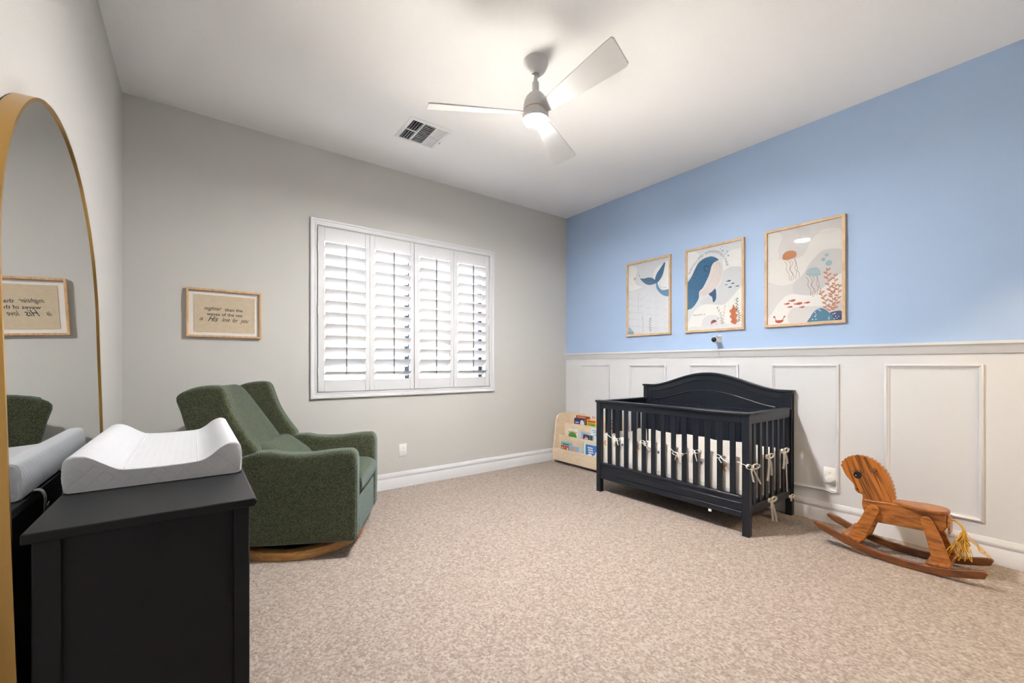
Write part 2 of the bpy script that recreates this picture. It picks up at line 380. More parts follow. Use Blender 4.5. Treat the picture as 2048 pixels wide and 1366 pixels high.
ART_p3 = [
    ('blob',(236,233,230),[(-0.03,1.031),(0.185,0.971),(0.213,0.923),(0.179,0.861),(0.147,0.798),(0.171,0.726),(0.066,0.717),(-0.03,0.744)]),
    ('blob',(238,234,229),[(-0.03,0.636),(0.038,0.705),(0.145,0.71),(0.249,0.677),(0.463,0.687),(0.547,0.74),(0.618,0.839),(0.734,0.911),(0.869,0.916),(1.01,0.865),(1.01,0.673),(0.869,0.712),(0.757,0.709),(0.666,0.659),(0.571,0.58),(0.499,0.497),(0.376,0.426),(0.225,0.413),(0.08,0.446),(-0.03,0.507)]),
    ('blob',(218,214,213),[(0.376,0.421),(0.499,0.497),(0.571,0.58),(0.666,0.659),(0.757,0.709),(0.869,0.712),(1.01,0.669),(1.01,0.438),(0.825,0.352),(0.676,0.259),(0.523,0.235),(0.376,0.313)]),
    ('blob',(243,240,236),[(-0.044,-0.015),(0.08,0.145),(0.159,0.226),(0.262,0.295),(0.376,0.308),(0.523,0.282),(0.642,0.28),(0.757,0.332),(1.01,0.456),(1.01,0.23),(0.803,0.158),(0.618,0.163),(0.437,0.167),(0.338,0.146),(0.288,0.064),(0.3,-0.032)]),
    ('blob',(205,138,92),[(0.221,0.696),(0.225,0.738),(0.262,0.766),(0.326,0.772),(0.388,0.758),(0.414,0.732),(0.408,0.7),(0.376,0.689),(0.326,0.681),(0.274,0.679)]),
    ('line',(165,110,95),[(0.249,0.668),(0.282,0.625),(0.272,0.579),(0.314,0.518),(0.314,0.461)],0.0024),
    ('line',(165,110,95),[(0.288,0.677),(0.332,0.629),(0.32,0.574),(0.364,0.522),(0.338,0.477),(0.354,0.448)],0.0026),
    ('line',(165,110,95),[(0.326,0.672),(0.366,0.635),(0.328,0.572),(0.376,0.501),(0.366,0.459)],0.0024),
    ('line',(165,110,95),[(0.376,0.68),(0.416,0.628),(0.392,0.575),(0.453,0.521),(0.451,0.478)],0.0024),
    ('line',(165,110,95),[(0.396,0.683),(0.408,0.619),(0.431,0.57),(0.414,0.525),(0.402,0.461)],0.0024),
    ('line',(160,110,100),[(0.547,0.467),(0.577,0.428),(0.569,0.382),(0.606,0.324),(0.606,0.27)],0.0026),
    ('line',(160,110,100),[(0.583,0.478),(0.624,0.432),(0.612,0.378),(0.654,0.329),(0.63,0.286),(0.644,0.256)],0.0024),
    ('line',(160,110,100),[(0.618,0.474),(0.656,0.438),(0.62,0.377),(0.666,0.309),(0.656,0.27)],0.0024),
    ('line',(160,110,100),[(0.666,0.482),(0.702,0.433),(0.68,0.381),(0.738,0.329),(0.734,0.29)],0.0024),
    ('line',(160,110,100),[(0.682,0.485),(0.694,0.425),(0.718,0.377),(0.7,0.333),(0.688,0.271)],0.0024),
    ('blob',(178,197,203),[(0.547,0.495),(0.553,0.527),(0.588,0.551),(0.648,0.556),(0.7,0.546),(0.734,0.506),(0.734,0.47),(0.688,0.461),(0.618,0.469)]),
    ('line',(150,175,185),[(0.549,0.498),(0.577,0.486),(0.606,0.495),(0.642,0.477),(0.676,0.487),(0.712,0.473),(0.734,0.482)],0.0034),
    ('dot',(163,194,200),[(0.813,0.66)],0.0133),
    ('dot',(163,194,200),[(0.771,0.62)],0.0145),
    ('dot',(163,194,200),[(0.839,0.575)],0.021),
    ('fish',(190,80,45),[(0.364,0.24)],0.0196),
    ('fish',(190,80,45),[(0.29,0.212)],0.0166),
    ('fish',(190,80,45),[(0.453,0.202)],0.023),
    ('fish',(190,80,45),[(0.567,0.203)],0.0163),
    ('fish',(190,80,45),[(0.334,0.175)],0.0151),
    ('fish',(190,80,45),[(0.499,0.162)],0.0149),
    ('stem',(206,138,108),[(0.859,0.092),(0.887,0.205),(0.837,0.369),(0.813,0.506)],0.0108,16),
    ('stem',(206,138,108),[(0.871,0.251),(0.915,0.325),(0.905,0.441)],0.009,10),
    ('stem',(206,138,108),[(0.813,0.122),(0.789,0.212),(0.734,0.29)],0.0102,8),
    ('stem',(206,138,108),[(0.903,0.098),(0.946,0.201),(0.962,0.331)],0.0096,10),
    ('half',(190,75,50),[(0.171,0.044)],0.0312,-1),
    ('line',(190,75,50),[(0.125,0.049),(0.099,0.08)],0.0041),
    ('line',(190,75,50),[(0.217,0.046),(0.247,0.078)],0.005),
    ('dot',(190,75,50),[(0.099,0.082)],0.0075),
    ('dot',(190,75,50),[(0.247,0.08)],0.0061),
    ('blob',(66,78,122),[(0.847,0.066),(0.903,0.09),(1.0,0.082),(1.0,-0.023),(0.897,-0.016)]),
    ('blob',(72,132,162),[(0.577,-0.017),(0.606,0.054),(0.654,0.106),(0.724,0.133),(0.779,0.125),(0.837,0.089),(0.881,0.046),(0.903,-0.035)]),
    ('dot',(235,240,245),[(0.666,0.096)],0.0041),
    ('dot',(235,240,245),[(0.714,0.118)],0.0041),
    ('dot',(235,240,245),[(0.676,0.07)],0.0036),
    ('dot',(235,240,245),[(0.632,0.025)],0.0045),
    ('dot',(235,240,245),[(0.676,0.023)],0.0041),
    ('dot',(235,240,245),[(0.841,0.036)],0.0036),
    ('dot',(235,240,245),[(0.841,0.02)],0.0041),
    ('dot',(235,240,245),[(0.734,0.109)],0.0041),
    ('dot',(235,240,245),[(0.666,0.054)],0.0045),
    ('dot',(235,240,245),[(0.891,0.064)],0.0036),
    ('dot',(235,240,245),[(0.913,0.07)],0.0045),
    ('dot',(235,240,245),[(0.924,0.04)],0.0036),
    ('dot',(235,240,245),[(0.94,0.021)],0.0036),
    ('dot',(235,240,245),[(0.909,0.016)],0.0041),
    ('dot',(235,240,245),[(0.962,0.037)],0.0036),
]

# ------------------------------------------------------------------ the room
XL, XR, YF, YB, H = -0.394, 3.81, -0.45, 3.935, 3.05
WALLG = mat('grey_wall_paint', (200, 199, 196), 0.75, spec=0.25, bump=0.0006, bscale=140)
WALLB = mat('blue_wall_paint', (170, 194, 228), 0.62, spec=0.35, bump=0.0006, bscale=140)
CEILW = mat('white_ceiling_paint', (249, 249, 250), 0.85, spec=0.2, bump=0.0006, bscale=120)
TRIMW = mat('white_trim_paint', (218, 219, 222), 0.4, spec=0.4)
SHUTW = mat('white_shutter_paint', (212, 213, 216), 0.45, spec=0.4)

def carpet_material():
    m = bpy.data.materials.new('beige_loop_carpet'); m.use_nodes = True
    nt = m.node_tree; b = nt.nodes['Principled BSDF']; b.inputs['Roughness'].default_value = 0.95; b.inputs['Specular IOR Level'].default_value = 0.1
    tc = nt.nodes.new('ShaderNodeTexCoord'); mp = nt.nodes.new('ShaderNodeMapping'); mp.inputs['Scale'].default_value = (1.0, 1.0, 1.0)
    nt.links.new(tc.outputs['Object'], mp.inputs['Vector'])
    v = nt.nodes.new('ShaderNodeTexVoronoi'); v.inputs['Scale'].default_value = 105.0; v.inputs['Randomness'].default_value = 0.42
    nt.links.new(mp.outputs['Vector'], v.inputs['Vector'])
    r = nt.nodes.new('ShaderNodeValToRGB')
    e = r.color_ramp.elements
    e[0].position = 0.0; e[0].color = (*lin((186, 174, 166)), 1)
    e[1].position = 1.0; e[1].color = (*lin((154, 140, 130)), 1)
    sc = nt.nodes.new('ShaderNodeSeparateColor'); nt.links.new(v.outputs['Color'], sc.inputs[0]); nt.links.new(sc.outputs[0], r.inputs['Fac'])
    n = nt.nodes.new('ShaderNodeTexNoise'); n.inputs['Scale'].default_value = 34.0; n.inputs['Detail'].default_value = 5
    nt.links.new(tc.outputs['Object'], n.inputs['Vector'])
    mx = nt.nodes.new('ShaderNodeMix'); mx.data_type = 'RGBA'; mx.blend_type = 'MULTIPLY'
    r2 = nt.nodes.new('ShaderNodeValToRGB'); r2.color_ramp.elements[0].position = 0.3; r2.color_ramp.elements[1].position = 0.7
    r2.color_ramp.elements[0].color = (0.80, 0.79, 0.78, 1); r2.color_ramp.elements[1].color = (1, 1, 1, 1)
    nt.links.new(n.outputs['Fac'], r2.inputs['Fac'])
    mx.inputs[0].default_value = 1.0
    nt.links.new(r.outputs['Color'], mx.inputs[6]); nt.links.new(r2.outputs['Color'], mx.inputs[7])
    nt.links.new(mx.outputs[2], b.inputs['Base Color'])
    bp = nt.nodes.new('ShaderNodeBump'); bp.invert = True; bp.inputs['Distance'].default_value = 0.006; bp.inputs['Strength'].default_value = 0.6
    nt.links.new(v.outputs['Distance'], bp.inputs['Height']); nt.links.new(bp.outputs['Normal'], b.inputs['Normal'])
    return m
CARPET = carpet_material()

struct(MB().box(XL - .1, XR + 0.1, -1.9, YB + 0.1, -0.1, 0).build('floor', CARPET))
cl = MB(); VX0, VX1, VY0, VY1 = 1.334, 1.629, 3.031, 3.324      # opening of the air duct
cl.box(XL - .1, XR + .1, -1.9, VY0, H, H + .1).box(XL - .1, XR + .1, VY1, YB + .12, H, H + .1)
cl.box(XL - .1, VX0, VY0, VY1, H, H + .1).box(VX1, XR + .1, VY0, VY1, H, H + .1)
struct(cl.build('ceiling', CEILW))
# back wall with its window opening
WX0, WX1, WZ0, WZ1 = 0.848, 2.602, 0.948, 2.374
wb = MB()
wb.box(XL - 0.1, WX0, YB, YB + 0.16, 0, H).box(WX1, XR + 0.1, YB, YB + 0.16, 0, H)
wb.box(WX0, WX1, YB, YB + 0.16, 0, WZ0).box(WX0, WX1, YB, YB + 0.16, WZ1, H)
struct(wb.build('wall_back', WALLG))
wr = struct(MB().box(XR, XR + 0.1, -1.9, YB, 0, H).build('wall_right', WALLB))
MB().box(XR - 0.004, XR, YF, YB, 0.0, 1.262).build('wainscot_board', TRIMW, wr)
struct(MB().box(XL - 0.1, XL, -1.9, YB, 0, H).build('wall_left', WALLG))
# front wall behind the camera: the doorway the photographer stands by, and a closet doorway
wf = MB()
for a, b in ((XL, -0.30), (0.65, 2.45), (3.45, XR)): wf.box(a, b, YF - 0.12, YF, 0, H)
wf.box(-0.30, 0.65, YF - 0.12, YF, 2.1, H).box(2.45, 3.45, YF - 0.12, YF, 2.1, H)
struct(wf.build('wall_front', WALLG))
wh = MB().box(XL - .1, XR, -1.9, -1.8, 0, H).box(1.5, 1.6, -1.8, YF - 0.12, 0, H)
struct(wh.build('wall_hall', WALLG))

BASEP = [(0, 0), (.016, 0), (.016, .092), (.0125, .097), (.0125, .104), (.016, .109), (.0145, .128), (.009, .136), (.008, .145), (.005, .15), (0, .15)]
b = MB(); b.prism([(YB - d, z) for d, z in BASEP], XL, XR, 'x'); struct(b.build('baseboard_back', TRIMW))
b = MB(); b.prism([(XR - .004 - d, z) for d, z in BASEP], YF, YB - .016, 'y'); struct(b.build('baseboard_right', TRIMW))
b = MB(); b.prism([(XL + d, z) for d, z in BASEP], YF, YB - .016, 'y'); struct(b.build('baseboard_left', TRIMW))
b = MB(); b.prism([(XR - d, z) for d, z in [(0, 1.252), (.012, 1.252), (.014, 1.262), (.019, 1.268), (.020, 1.292), (.027, 1.302), (.034, 1.308), (.034, 1.325), (0, 1.325)]], YF, YB, 'y')
struct(b.build('trim_1', TRIMW))
PM = [(0, 0), (0, .010), (.004, .014), (.010, .015), (.016, .011), (.020, .006), (.026, .005), (.026, 0)]
for i, (ya, yb) in enumerate(((3.221, 3.676), (2.495, 2.950), (1.785, 2.242), (1.062, 1.523), (0.346, 0.805))):
    b = MB(); b.frame((ya, yb, .232, 1.185), PM, lambda a, c, h: (XR - .004 - h, a, c))
    struct(b.build('trim_%d' % (i + 2), TRIMW))

# ------------------------------------------------------------------ window
DARKF = mat('dark_blue_window_frame', (30, 52, 78), 0.4)
win = bpy.data.objects.new('window_1', None); COL.objects.link(win); win.location = (1.738, YB, 0.89); struct(win)
wo = win.location
b = MB(wo); b.frame((0.792, 2.686, 0.888, 2.443), [(0, 0), (0, .020), (.006, .024), (.016, .022), (.020, .016), (.034, .014), (.040, .018), (.048, .018), (.056, .012), (.056, -.16)], lambda a, c, h: (a, YB - h, c))
b.build('window_casing', TRIMW, win)
b = MB(wo)
for (x0, x1) in ((WX0, WX0 + .045), (1.690, 1.748), (2.560, WX1)): b.box(x0, x1, 4.05, 4.09, WZ0 - .0, WZ1)
b.build('window_jamb', DARKF, win, bev=.003)
b = MB(wo)
for (z0, z1) in ((WZ0, WZ0 + .035), (WZ1 - .035, WZ1)): b.box(WX0 + .045, 2.56, 4.055, 4.085, z0, z1)
b.build('window_rail', TRIMW, win, bev=.003)
WGL = thin_glass('window_glass')
for (x0, x1) in ((WX0 + .045, 1.690), (1.748, 2.560)):
    MB(wo).box(x0, x1, 4.068, 4.072, WZ0 + .035, WZ1 - .035).build('pane', WGL, win)

# plantation shutters: four hinged panels of louvers
RODM = mat('grey_metal_tilt_rod', (112, 114, 118), 0.4, metal=0.3)
GAPW = mat('white_hinge', (225, 225, 225), 0.4)
def louver_mesh(w, tilt, name):
    mb = MB(); pr = []
    for k in range(14):
        a = 2 * math.pi * k / 14
        pr.append((.057 * math.cos(a), .0058 * math.sin(a)))
    c, s_ = math.cos(tilt), math.sin(tilt)
    pr = [(y * c - z * s_, y * s_ + z * c) for y, z in pr]   # y towards outside
    mb.prism(pr, -w / 2, w / 2, 'x')
    return mb
OPEN = [(0.848, 1.291, 0.902, 1.252), (1.293, 1.726, 1.336, 1.684), (1.728, 2.164, 1.780, 2.121), (2.166, 2.600, 2.210, 2.556)]
slab = ['white louvered shutter panel hinged beside the framed verse side of the window',
        'white louvered shutter panel second from the framed verse, beside the hinged end panel',
        'white louvered shutter panel second from the blue wall corner',
        'white louvered shutter panel nearest the blue accent wall']
for i, (x0, x1, o0, o1) in enumerate(OPEN):
    t = thing('window_shutter', slab[i], 'shutter', ((x0 + x1) / 2, 3.92, WZ0), 0, 'plantation shutter panels in the window')
    O = Vector(t.location)
    z0, z1 = WZ0 + .003, WZ1 - .003
    for a, c in ((x0 + .001, o0), (o1, x1 - .001)): MB(O).box(a, c, 3.905, 3.935, z0, z1).build('stile', SHUTW, t, bev=.003)
    MB(O).box(o0, o1, 3.907, 3.933, 2.252, z1).build('top_rail', SHUTW, t, bev=.003)
    MB(O).box(o0, o1, 3.907, 3.933, z0, 1.050).build('bottom_rail', SHUTW, t, bev=.003)
    pitch = (2.252 - 1.050) / 12
    tilt = -math.radians(41)
    first = None
    for k in range(12):
        z = 1.050 + pitch * (k + .5)
        if k == 0:
            lv = louver_mesh(o1 - o0 - .004, -math.radians(24), 'louver').build('louver', SHUTW, t)
        elif first is None:
            first = lv = louver_mesh(o1 - o0 - .004, tilt, 'louver').build('louver', SHUTW, t)
        else:
            lv = twin(first, t)
        lv.location = ((o0 + o1) / 2 - O.x, 0, z - O.z)
    xm = (o0 + o1) / 2
    yi = 3.92 - .057 * math.cos(tilt) - .006
    MB(O).prism([(xm - .005, yi - .006), (xm + .005, yi - .006), (xm + .005, yi + .003), (xm - .005, yi + .003)], 1.098, 2.243, 'z').build('tilt_rod', RODM, t, bev=.002)
    MB(O).ell((xm - .013, 3.905, 2.268), (.006, .004, .006), 10, 6).build('rod_clip', GAPW, t)
    if i in (0, 3):
        hx = x0 - .001 if i == 0 else x1 - .006
        for hz in (1.12, 1.65, 2.2): MB(O).box(hx, hx + .007, 3.900, 3.9045, hz - .035, hz + .035).build('hinge', GAPW, t, bev=.001)

# ------------------------------------------------------------------ outside the window
STUC = mat('tan_stucco', (168, 134, 100), 0.9, var=.08, vscale=3)
ROOFM = mat('clay_tile_roof', (176, 128, 92), 0.9, var=.15, vscale=6)
BLOCK = mat('pale_block_wall', (226, 222, 214), 0.9, var=.05, vscale=5)
struct(MB().box(-20, 40, YB + .4, 50, -.35, -.25).build('ground', mat('pale_gravel', (214, 206, 194), .95, var=.08, vscale=4)))
gw = MB().box(-8, 20, 9.0, 9.2, -.25, 1.55).build('garden_wall', BLOCK); tag(gw, 'pale block garden wall outside the window', 'wall')
cap = MB().box(-8, 20, 8.97, 9.23, 1.55, 1.61).build('wall_cap', BLOCK, gw)
nh = thing('neighbour_house', 'tan stucco house beyond the garden wall outside the window', 'house', (7.2, 16, -.25)); O = Vector(nh.location)
MB(O).box(2.6, 12.5, 14.0, 20, -.25, 2.55).build('house_wall', STUC, nh)
MB(O).prism([(13.3, 2.5), (20.7, 2.5), (17, 4.1)], 2.0, 13.1, 'x').build('roof', ROOFM, nh)
MB(O).box(2.0, 13.1, 13.25, 13.33, 2.38, 2.56).build('fascia', STUC, nh)
# ------------------------------------------------------------------ crib
CRIB = mat('dark_crib_paint_sky_tint', (15, 23, 35), 0.38, spec=0.5, var=.06, vscale=20)  # near-black paint with the sky's blue reflection mixed into its base colour
def crib():
    t = thing('baby_crib', 'dark navy wooden crib with arched headboard standing against the white wainscot', 'crib', (3.41, 2.035, 0))
    O = Vector(t.location)
    Y0, Y1 = 1.350, 2.722
    def P(name, *bx, bev=.003):
        mb = MB(O)
        for q in bx: mb.box(*q)
        return mb.build(name, CRIB, t, bev=bev)
    for a in (Y0, Y1 - .048): P('front_leg', (3.025, 3.073, a, a + .048, 0, .832), bev=.004)
    for a in (Y0, Y1 - .048): P('back_leg', (3.744, 3.788, a, a + .048, 0, .962), bev=.004)
    P('front_cap', (3.014, 3.084, Y0 - .008, Y1 + .008, .832, .852), bev=.006)
    P('front_top_rail', (3.034, 3.064, Y0 + .048, Y1 - .048, .778, .832))
    P('front_bottom_rail', (3.026, 3.072, Y0 + .048, Y1 - .048, .250, .272), bev=.005)
    ap = P('apron', (3.034, 3.062, Y0 + .048, Y1 - .048, .125, .250))
    for z0, z1, d in ((.125, .165, .006), (.170, .225, .004)):
        MB(O).box(3.034 - d, 3.036, Y0 + .05, Y1 - .05, z0, z1).build('apron_moulding', CRIB, ap, bev=.003)
    sl = MB().box(-.008, .008, -.019, .019, 0, .510).build('slat', CRIB, t, bev=.003)
    sl.location = (3.049 - O.x, 2.583 - O.y, .270)
    for k in range(1, 13): twin(sl, t, (3.049 - O.x, 2.583 - .0927 * k - O.y, .270))
    es = MB().box(-.019, .019, -.008, .008, 0, .600).build('slat', CRIB, t, bev=.003)
    first = True
    for y in (Y0 + .024, Y1 - .024):
        P('end_top_rail', (3.073, 3.744, y - .014, y + .014, .770, .834))
        P('end_cap', (3.084, 3.744, y - .026, y + .026, .834, .848), bev=.005)
        P('end_bottom_rail', (3.073, 3.744, y - .014, y + .014, .145, .205))
        for k in range(7):
            loc = (3.150 + .0975 * k - O.x, y - O.y, .190)
            if first: es.location = loc; first = False
            else: twin(es, t, loc)
    # arched headboard
    def arch(dz=0.0, ya=Y0, yb=Y1, flatz=.965, peak=1.094, n=40):
        out = []
        for i in range(n + 1):
            y = ya + (yb - ya) * i / n
            s = abs(y - 2.036) / ((Y1 - Y0) / 2)
            w = 0.5 * (1 + math.cos(math.pi * min(1.0, s / .86)))
            out.append((y, flatz + (peak - flatz) * w ** .85 + dz))
        return out
    hb = MB(O); hb.prism(arch() + [(Y1, .16), (Y0, .16)], 3.757, 3.777, 'x'); hb = hb.build('headboard', CRIB, t)
    cp = MB(O); a = arch(0, Y0 - .008, Y1 + .008); cp.prism(a + [(y, z + .018) for y, z in a[::-1]], 3.738, 3.793, 'x'); cp.build('headboard_cap', CRIB, hb, bev=.003)
    # applied band that follows the arch, then the lower bead
    a = arch(-.004, Y0 + .05, Y1 - .05); lo = arch(-.052, Y0 + .05, Y1 - .05)
    MB(O).prism(a + lo[::-1], 3.750, 3.758, 'x').build('headboard_band', CRIB, hb, bev=.002)
    bead = [(3.756, y, .835 + (.945 - .835) * max(0, (0.5 * (1 + math.cos(math.pi * min(1, abs(y - 2.036) / .60)))) ** .8)) for y in [2.036 - .56 + 1.12 * i / 36 for i in range(37)]]
    MB(O).tube(bead, .0055, 8).build('headboard_bead', CRIB, hb)
    for y0, y1 in ((Y0 + .05, Y0 + .085), (Y1 - .085, Y1 - .05)): MB(O).box(3.750, 3.758, y0, y1, .18, .92).build('headboard_stile', CRIB, hb, bev=.002)
    pk = MB().box(-.003, .003, -.0475, .0475, 0, .62).build('headboard_plank', CRIB, hb, bev=.0025)
    pk.location = (3.7545 - O.x, 1.500 - O.y, .19)
    for k in range(1, 12): twin(pk, hb, (3.7545 - O.x, 1.500 + .0974 * k - O.y, .19))
    MB(O).box(3.075, 3.742, 1.38, 2.70, .20, .215).build('mattress_support', CRIB, t)
    MB(O).box(3.028, 3.034, 1.615, 1.637, .108, .126).build('paper_tag', flat((235, 235, 232)), t)
    return t
crib()
SHEET = mat('white_crib_sheet', (232, 228, 220), .9, bump=.0008, bscale=60)
mt = MB().pillow(.292, .605, .085, p=14, power=.3, M=Matrix.Translation((3.405, 2.035, .259))).build('crib_mattress', SHEET); tag(mt, 'thin white mattress lying inside the dark crib', 'mattress')

# padded bumper tied to the slats
QUILT = mat('cream_cotton', (236, 231, 225), .92, bump=.0015, bscale=35, sheen=.1)
TIE = mat('cream_ribbon', (242, 238, 232), .85)
def bumper():
    t = thing('crib_bumper', 'cream padded crib bumper with moon and star print tied inside the crib slats', 'bumper', (3.41, 2.035, .22))
    O = Vector(t.location); rnd = random.Random(3)
    def panel(name, p0, p1, n, zb, zt, wav, th=.022):
        """padded strip from p0 to p1; n points to the room side"""
        mb = MB(O); N = 40; Mz = 8; vs = []; fs = []
        for side in (1, -1):
            for i in range(N + 1):
                s = i / N; x = p0[0] + (p1[0] - p0[0]) * s; y = p0[1] + (p1[1] - p0[1]) * s
                top = zt + wav * math.sin(s * 17 + 1) + wav * .6 * math.sin(s * 41)
                for j in range(Mz + 1):
                    r = j / Mz; z = zb + (top - zb) * r
                    e = (max(0, 1 - abs(2 * r - 1) ** 6) * max(0, 1 - abs(2 * s - 1) ** 40)) ** .4
                    d = side * th / 2 * e + .003 * math.sin(s * 55 + r * 2)
                    vs.append((x + n[0] * d, y + n[1] * d, z))
        K = (N + 1) * (Mz + 1)
        for i in range(N):
            for j in range(Mz):
                a = i * (Mz + 1) + j; q = (a, a + Mz + 1, a + Mz + 2, a + 1)
                fs.append(q); fs.append(tuple(K + w for w in q[::-1]))
        mb.add(vs, fs)
        return mb.build(name, QUILT, t)
    pf = panel('front_panel', (3.086, 2.668), (3.086, 1.402), (-1, 0), .250, .532, .006)
    pe = panel('end_panel', (3.090, 1.409), (3.735, 1.409), (0, -1), .205, .510, .016)
    pg = panel('end_panel', (3.090, 2.672), (3.735, 2.672), (0, 1), .262, .53, .008)
    pb = panel('back_panel', (3.728, 2.645), (3.728, 1.43), (-1, 0), .262, .52, .006)
    for p, a, b_, n in ((pf, (3.0735, 2.66), (3.0735, 1.41), 1), (pe, (3.09, 1.3965), (3.735, 1.3965), 0)):
        MB(O).tube([(a[0] + (b_[0] - a[0]) * i / 30, a[1] + (b_[1] - a[1]) * i / 30, .300 + (0 if n else -.025)) for i in range(31)], .0016, 6).build('seam', TIE, p)
    # printed moons (rainbow crescents) and stars
    OR, YE, NV = flat((226, 110, 40)), flat((238, 178, 60)), flat((48, 76, 112))
    def crescent(parent, c, r, ax, n):
        mb = MB(O)
        for q, (ra, rb, mi) in enumerate(((1.0, .80, 0), (.80, .62, 1), (.60, .40, 2))):
            mb.mi = mi; vs = []; fs = []; N = 20
            for i in range(N + 1):
                a = math.radians(75 + 215 * i / N); tp = math.sin(math.pi * i / N) ** .5
                for rr in (ra, ra - (ra - rb) * max(.15, tp)):
                    u = rr * r * math.cos(a); w = rr * r * math.sin(a)
                    vs.append((c[0] + ax[0] * u + n[0] * (.0004 + .0003 * q), c[1] + ax[1] * u + n[1] * (.0004 + .0003 * q), c[2] + w))
            fs = [(2 * i, 2 * i + 1, 2 * i + 3, 2 * i + 2) for i in range(N)]
            mb.add(vs, fs)
        mb.build('moon_print', [OR, YE, NV], parent)
    def star(parent, c, r, ax, n):
        vs = [(c[0] + n[0] * .0006, c[1] + n[1] * .0006, c[2])]
        for k in range(10):
            a = math.pi / 2 + k * math.pi / 5; rr = r if k % 2 == 0 else r * .42
            vs.append((c[0] + ax[0] * rr * math.cos(a) + n[0] * .0006, c[1] + ax[1] * rr * math.cos(a) + n[1] * .0006, c[2] + rr * math.sin(a)))
        MB(O).add(vs, [(0, 1 + k, 1 + (k + 1) % 10) for k in range(10)]).build('star_print', NV, parent)
    fx = 3.0705
    for y, z in ((2.645, .455), (2.279, .473), (1.910, .457), (1.533, .437)): crescent(pf, (fx, y - .004, z), .025, (0, -1), (-1, 0))
    for y, z in ((2.453, .466), (2.086, .458), (1.716, .440)): star(pf, (fx, y, z), .017, (0, -1), (-1, 0))
    for x, z in ((3.266, .423), (3.654, .442)): star(pe, (x, 1.3935, z), .016, (1, 0), (0, -1))
    # ties
    def bow(p, ax, n, s=1.0, drop=(.07, .09), skew=0.0):
        mb = MB(O); ax = Vector((ax[0], ax[1], 0)); n = Vector((n[0], n[1], 0)); up = Vector((0, 0, 1)); p = Vector(p)
        for sg in (1, -1):
            loop = []
            for i in range(13):
                a = 2 * math.pi * i / 12
                loop.append(p + ax * sg * s * .020 * (1 - math.cos(a)) + up * s * (.011 * math.sin(a) + .006 * (1 - math.cos(a)) / 2) + n * .004 * (1 - math.cos(a)))
            mb.ribbon(loop, .0095 * s, .0016, up=n)
            d = drop[0] if sg > 0 else drop[1]
            tail = [p + n * .002, p + ax * sg * .010 * s + n * .008 - up * d * .3, p + ax * (sg * .016 * s + skew * .5) + n * .009 - up * d * .65, p + ax * (sg * .022 * s + skew) + n * .006 - up * d]
            mb.ribbon(catmull([tuple(q) for q in tail], False, 4), .0095 * s, .0016, up=n)
        mb.ell(p + n * .002, (.007 * s, .007 * s, .006 * s), 8, 6)
        mb.build('tie_bow', TIE, t)
    def strand(a, b_, sag=.012, n=(-1, 0)):
        a, b_ = Vector(a), Vector(b_)
        pts = [a.lerp(b_, i / 8) - Vector((0, 0, sag * math.sin(math.pi * i / 8))) for i in range(9)]
        MB(O).ribbon(pts, .0095, .0016, up=Vector((n[0], n[1], 0))).build('tie_strand', TIE, t)
    F = 3.036
    bow((F, 2.488, .512), (0, -1), (-1, 0), 1.0, (.05, .06)); strand((F, 2.60, .545), (F, 2.50, .515))
    bow((F, 2.195, .530), (0, -1), (-1, 0), 1.0, (.06, .03), .03); strand((F, 2.27, .535), (F, 2.20, .530))
    bow((F, 1.885, .480), (0, -1), (-1, 0), 1.15, (.06, .05)); strand((F, 1.975, .540), (F, 1.89, .485)); strand((F, 1.88, .484), (F, 1.79, .510), .004)
    bow((F, 1.750, .525), (0, -1), (-1, 0), 1.1); bow((F, 1.548, .518), (0, -1), (-1, 0), 1.05, (.03, .04), .03)
    strand((F, 1.60, .520), (F, 1.55, .518)); strand((3.020, 1.425, .510), (3.021, 1.345, .490), .003)
    bow((3.050, 1.340, .482), (.9, -.3), (-.4, -.9), 1.55, (.12, .10), .04)
    bow((3.349, 1.357, .512), (1, 0), (0, -1), 1.5, (.14, .17)); bow((3.613, 1.357, .520), (1, 0), (0, -1), 1.6, (.10, .13), .01)
    bow((3.382, 1.352, .190), (1, 0), (0, -1), 1.6, (.17, .15), .04); strand((3.655, 1.357, .43), (3.675, 1.357, .20), 0, (0, -1))
    bow((3.700, 1.342, .160), (1, 0), (0, -1), 1.1, (.02, .03), .01)
bumper()

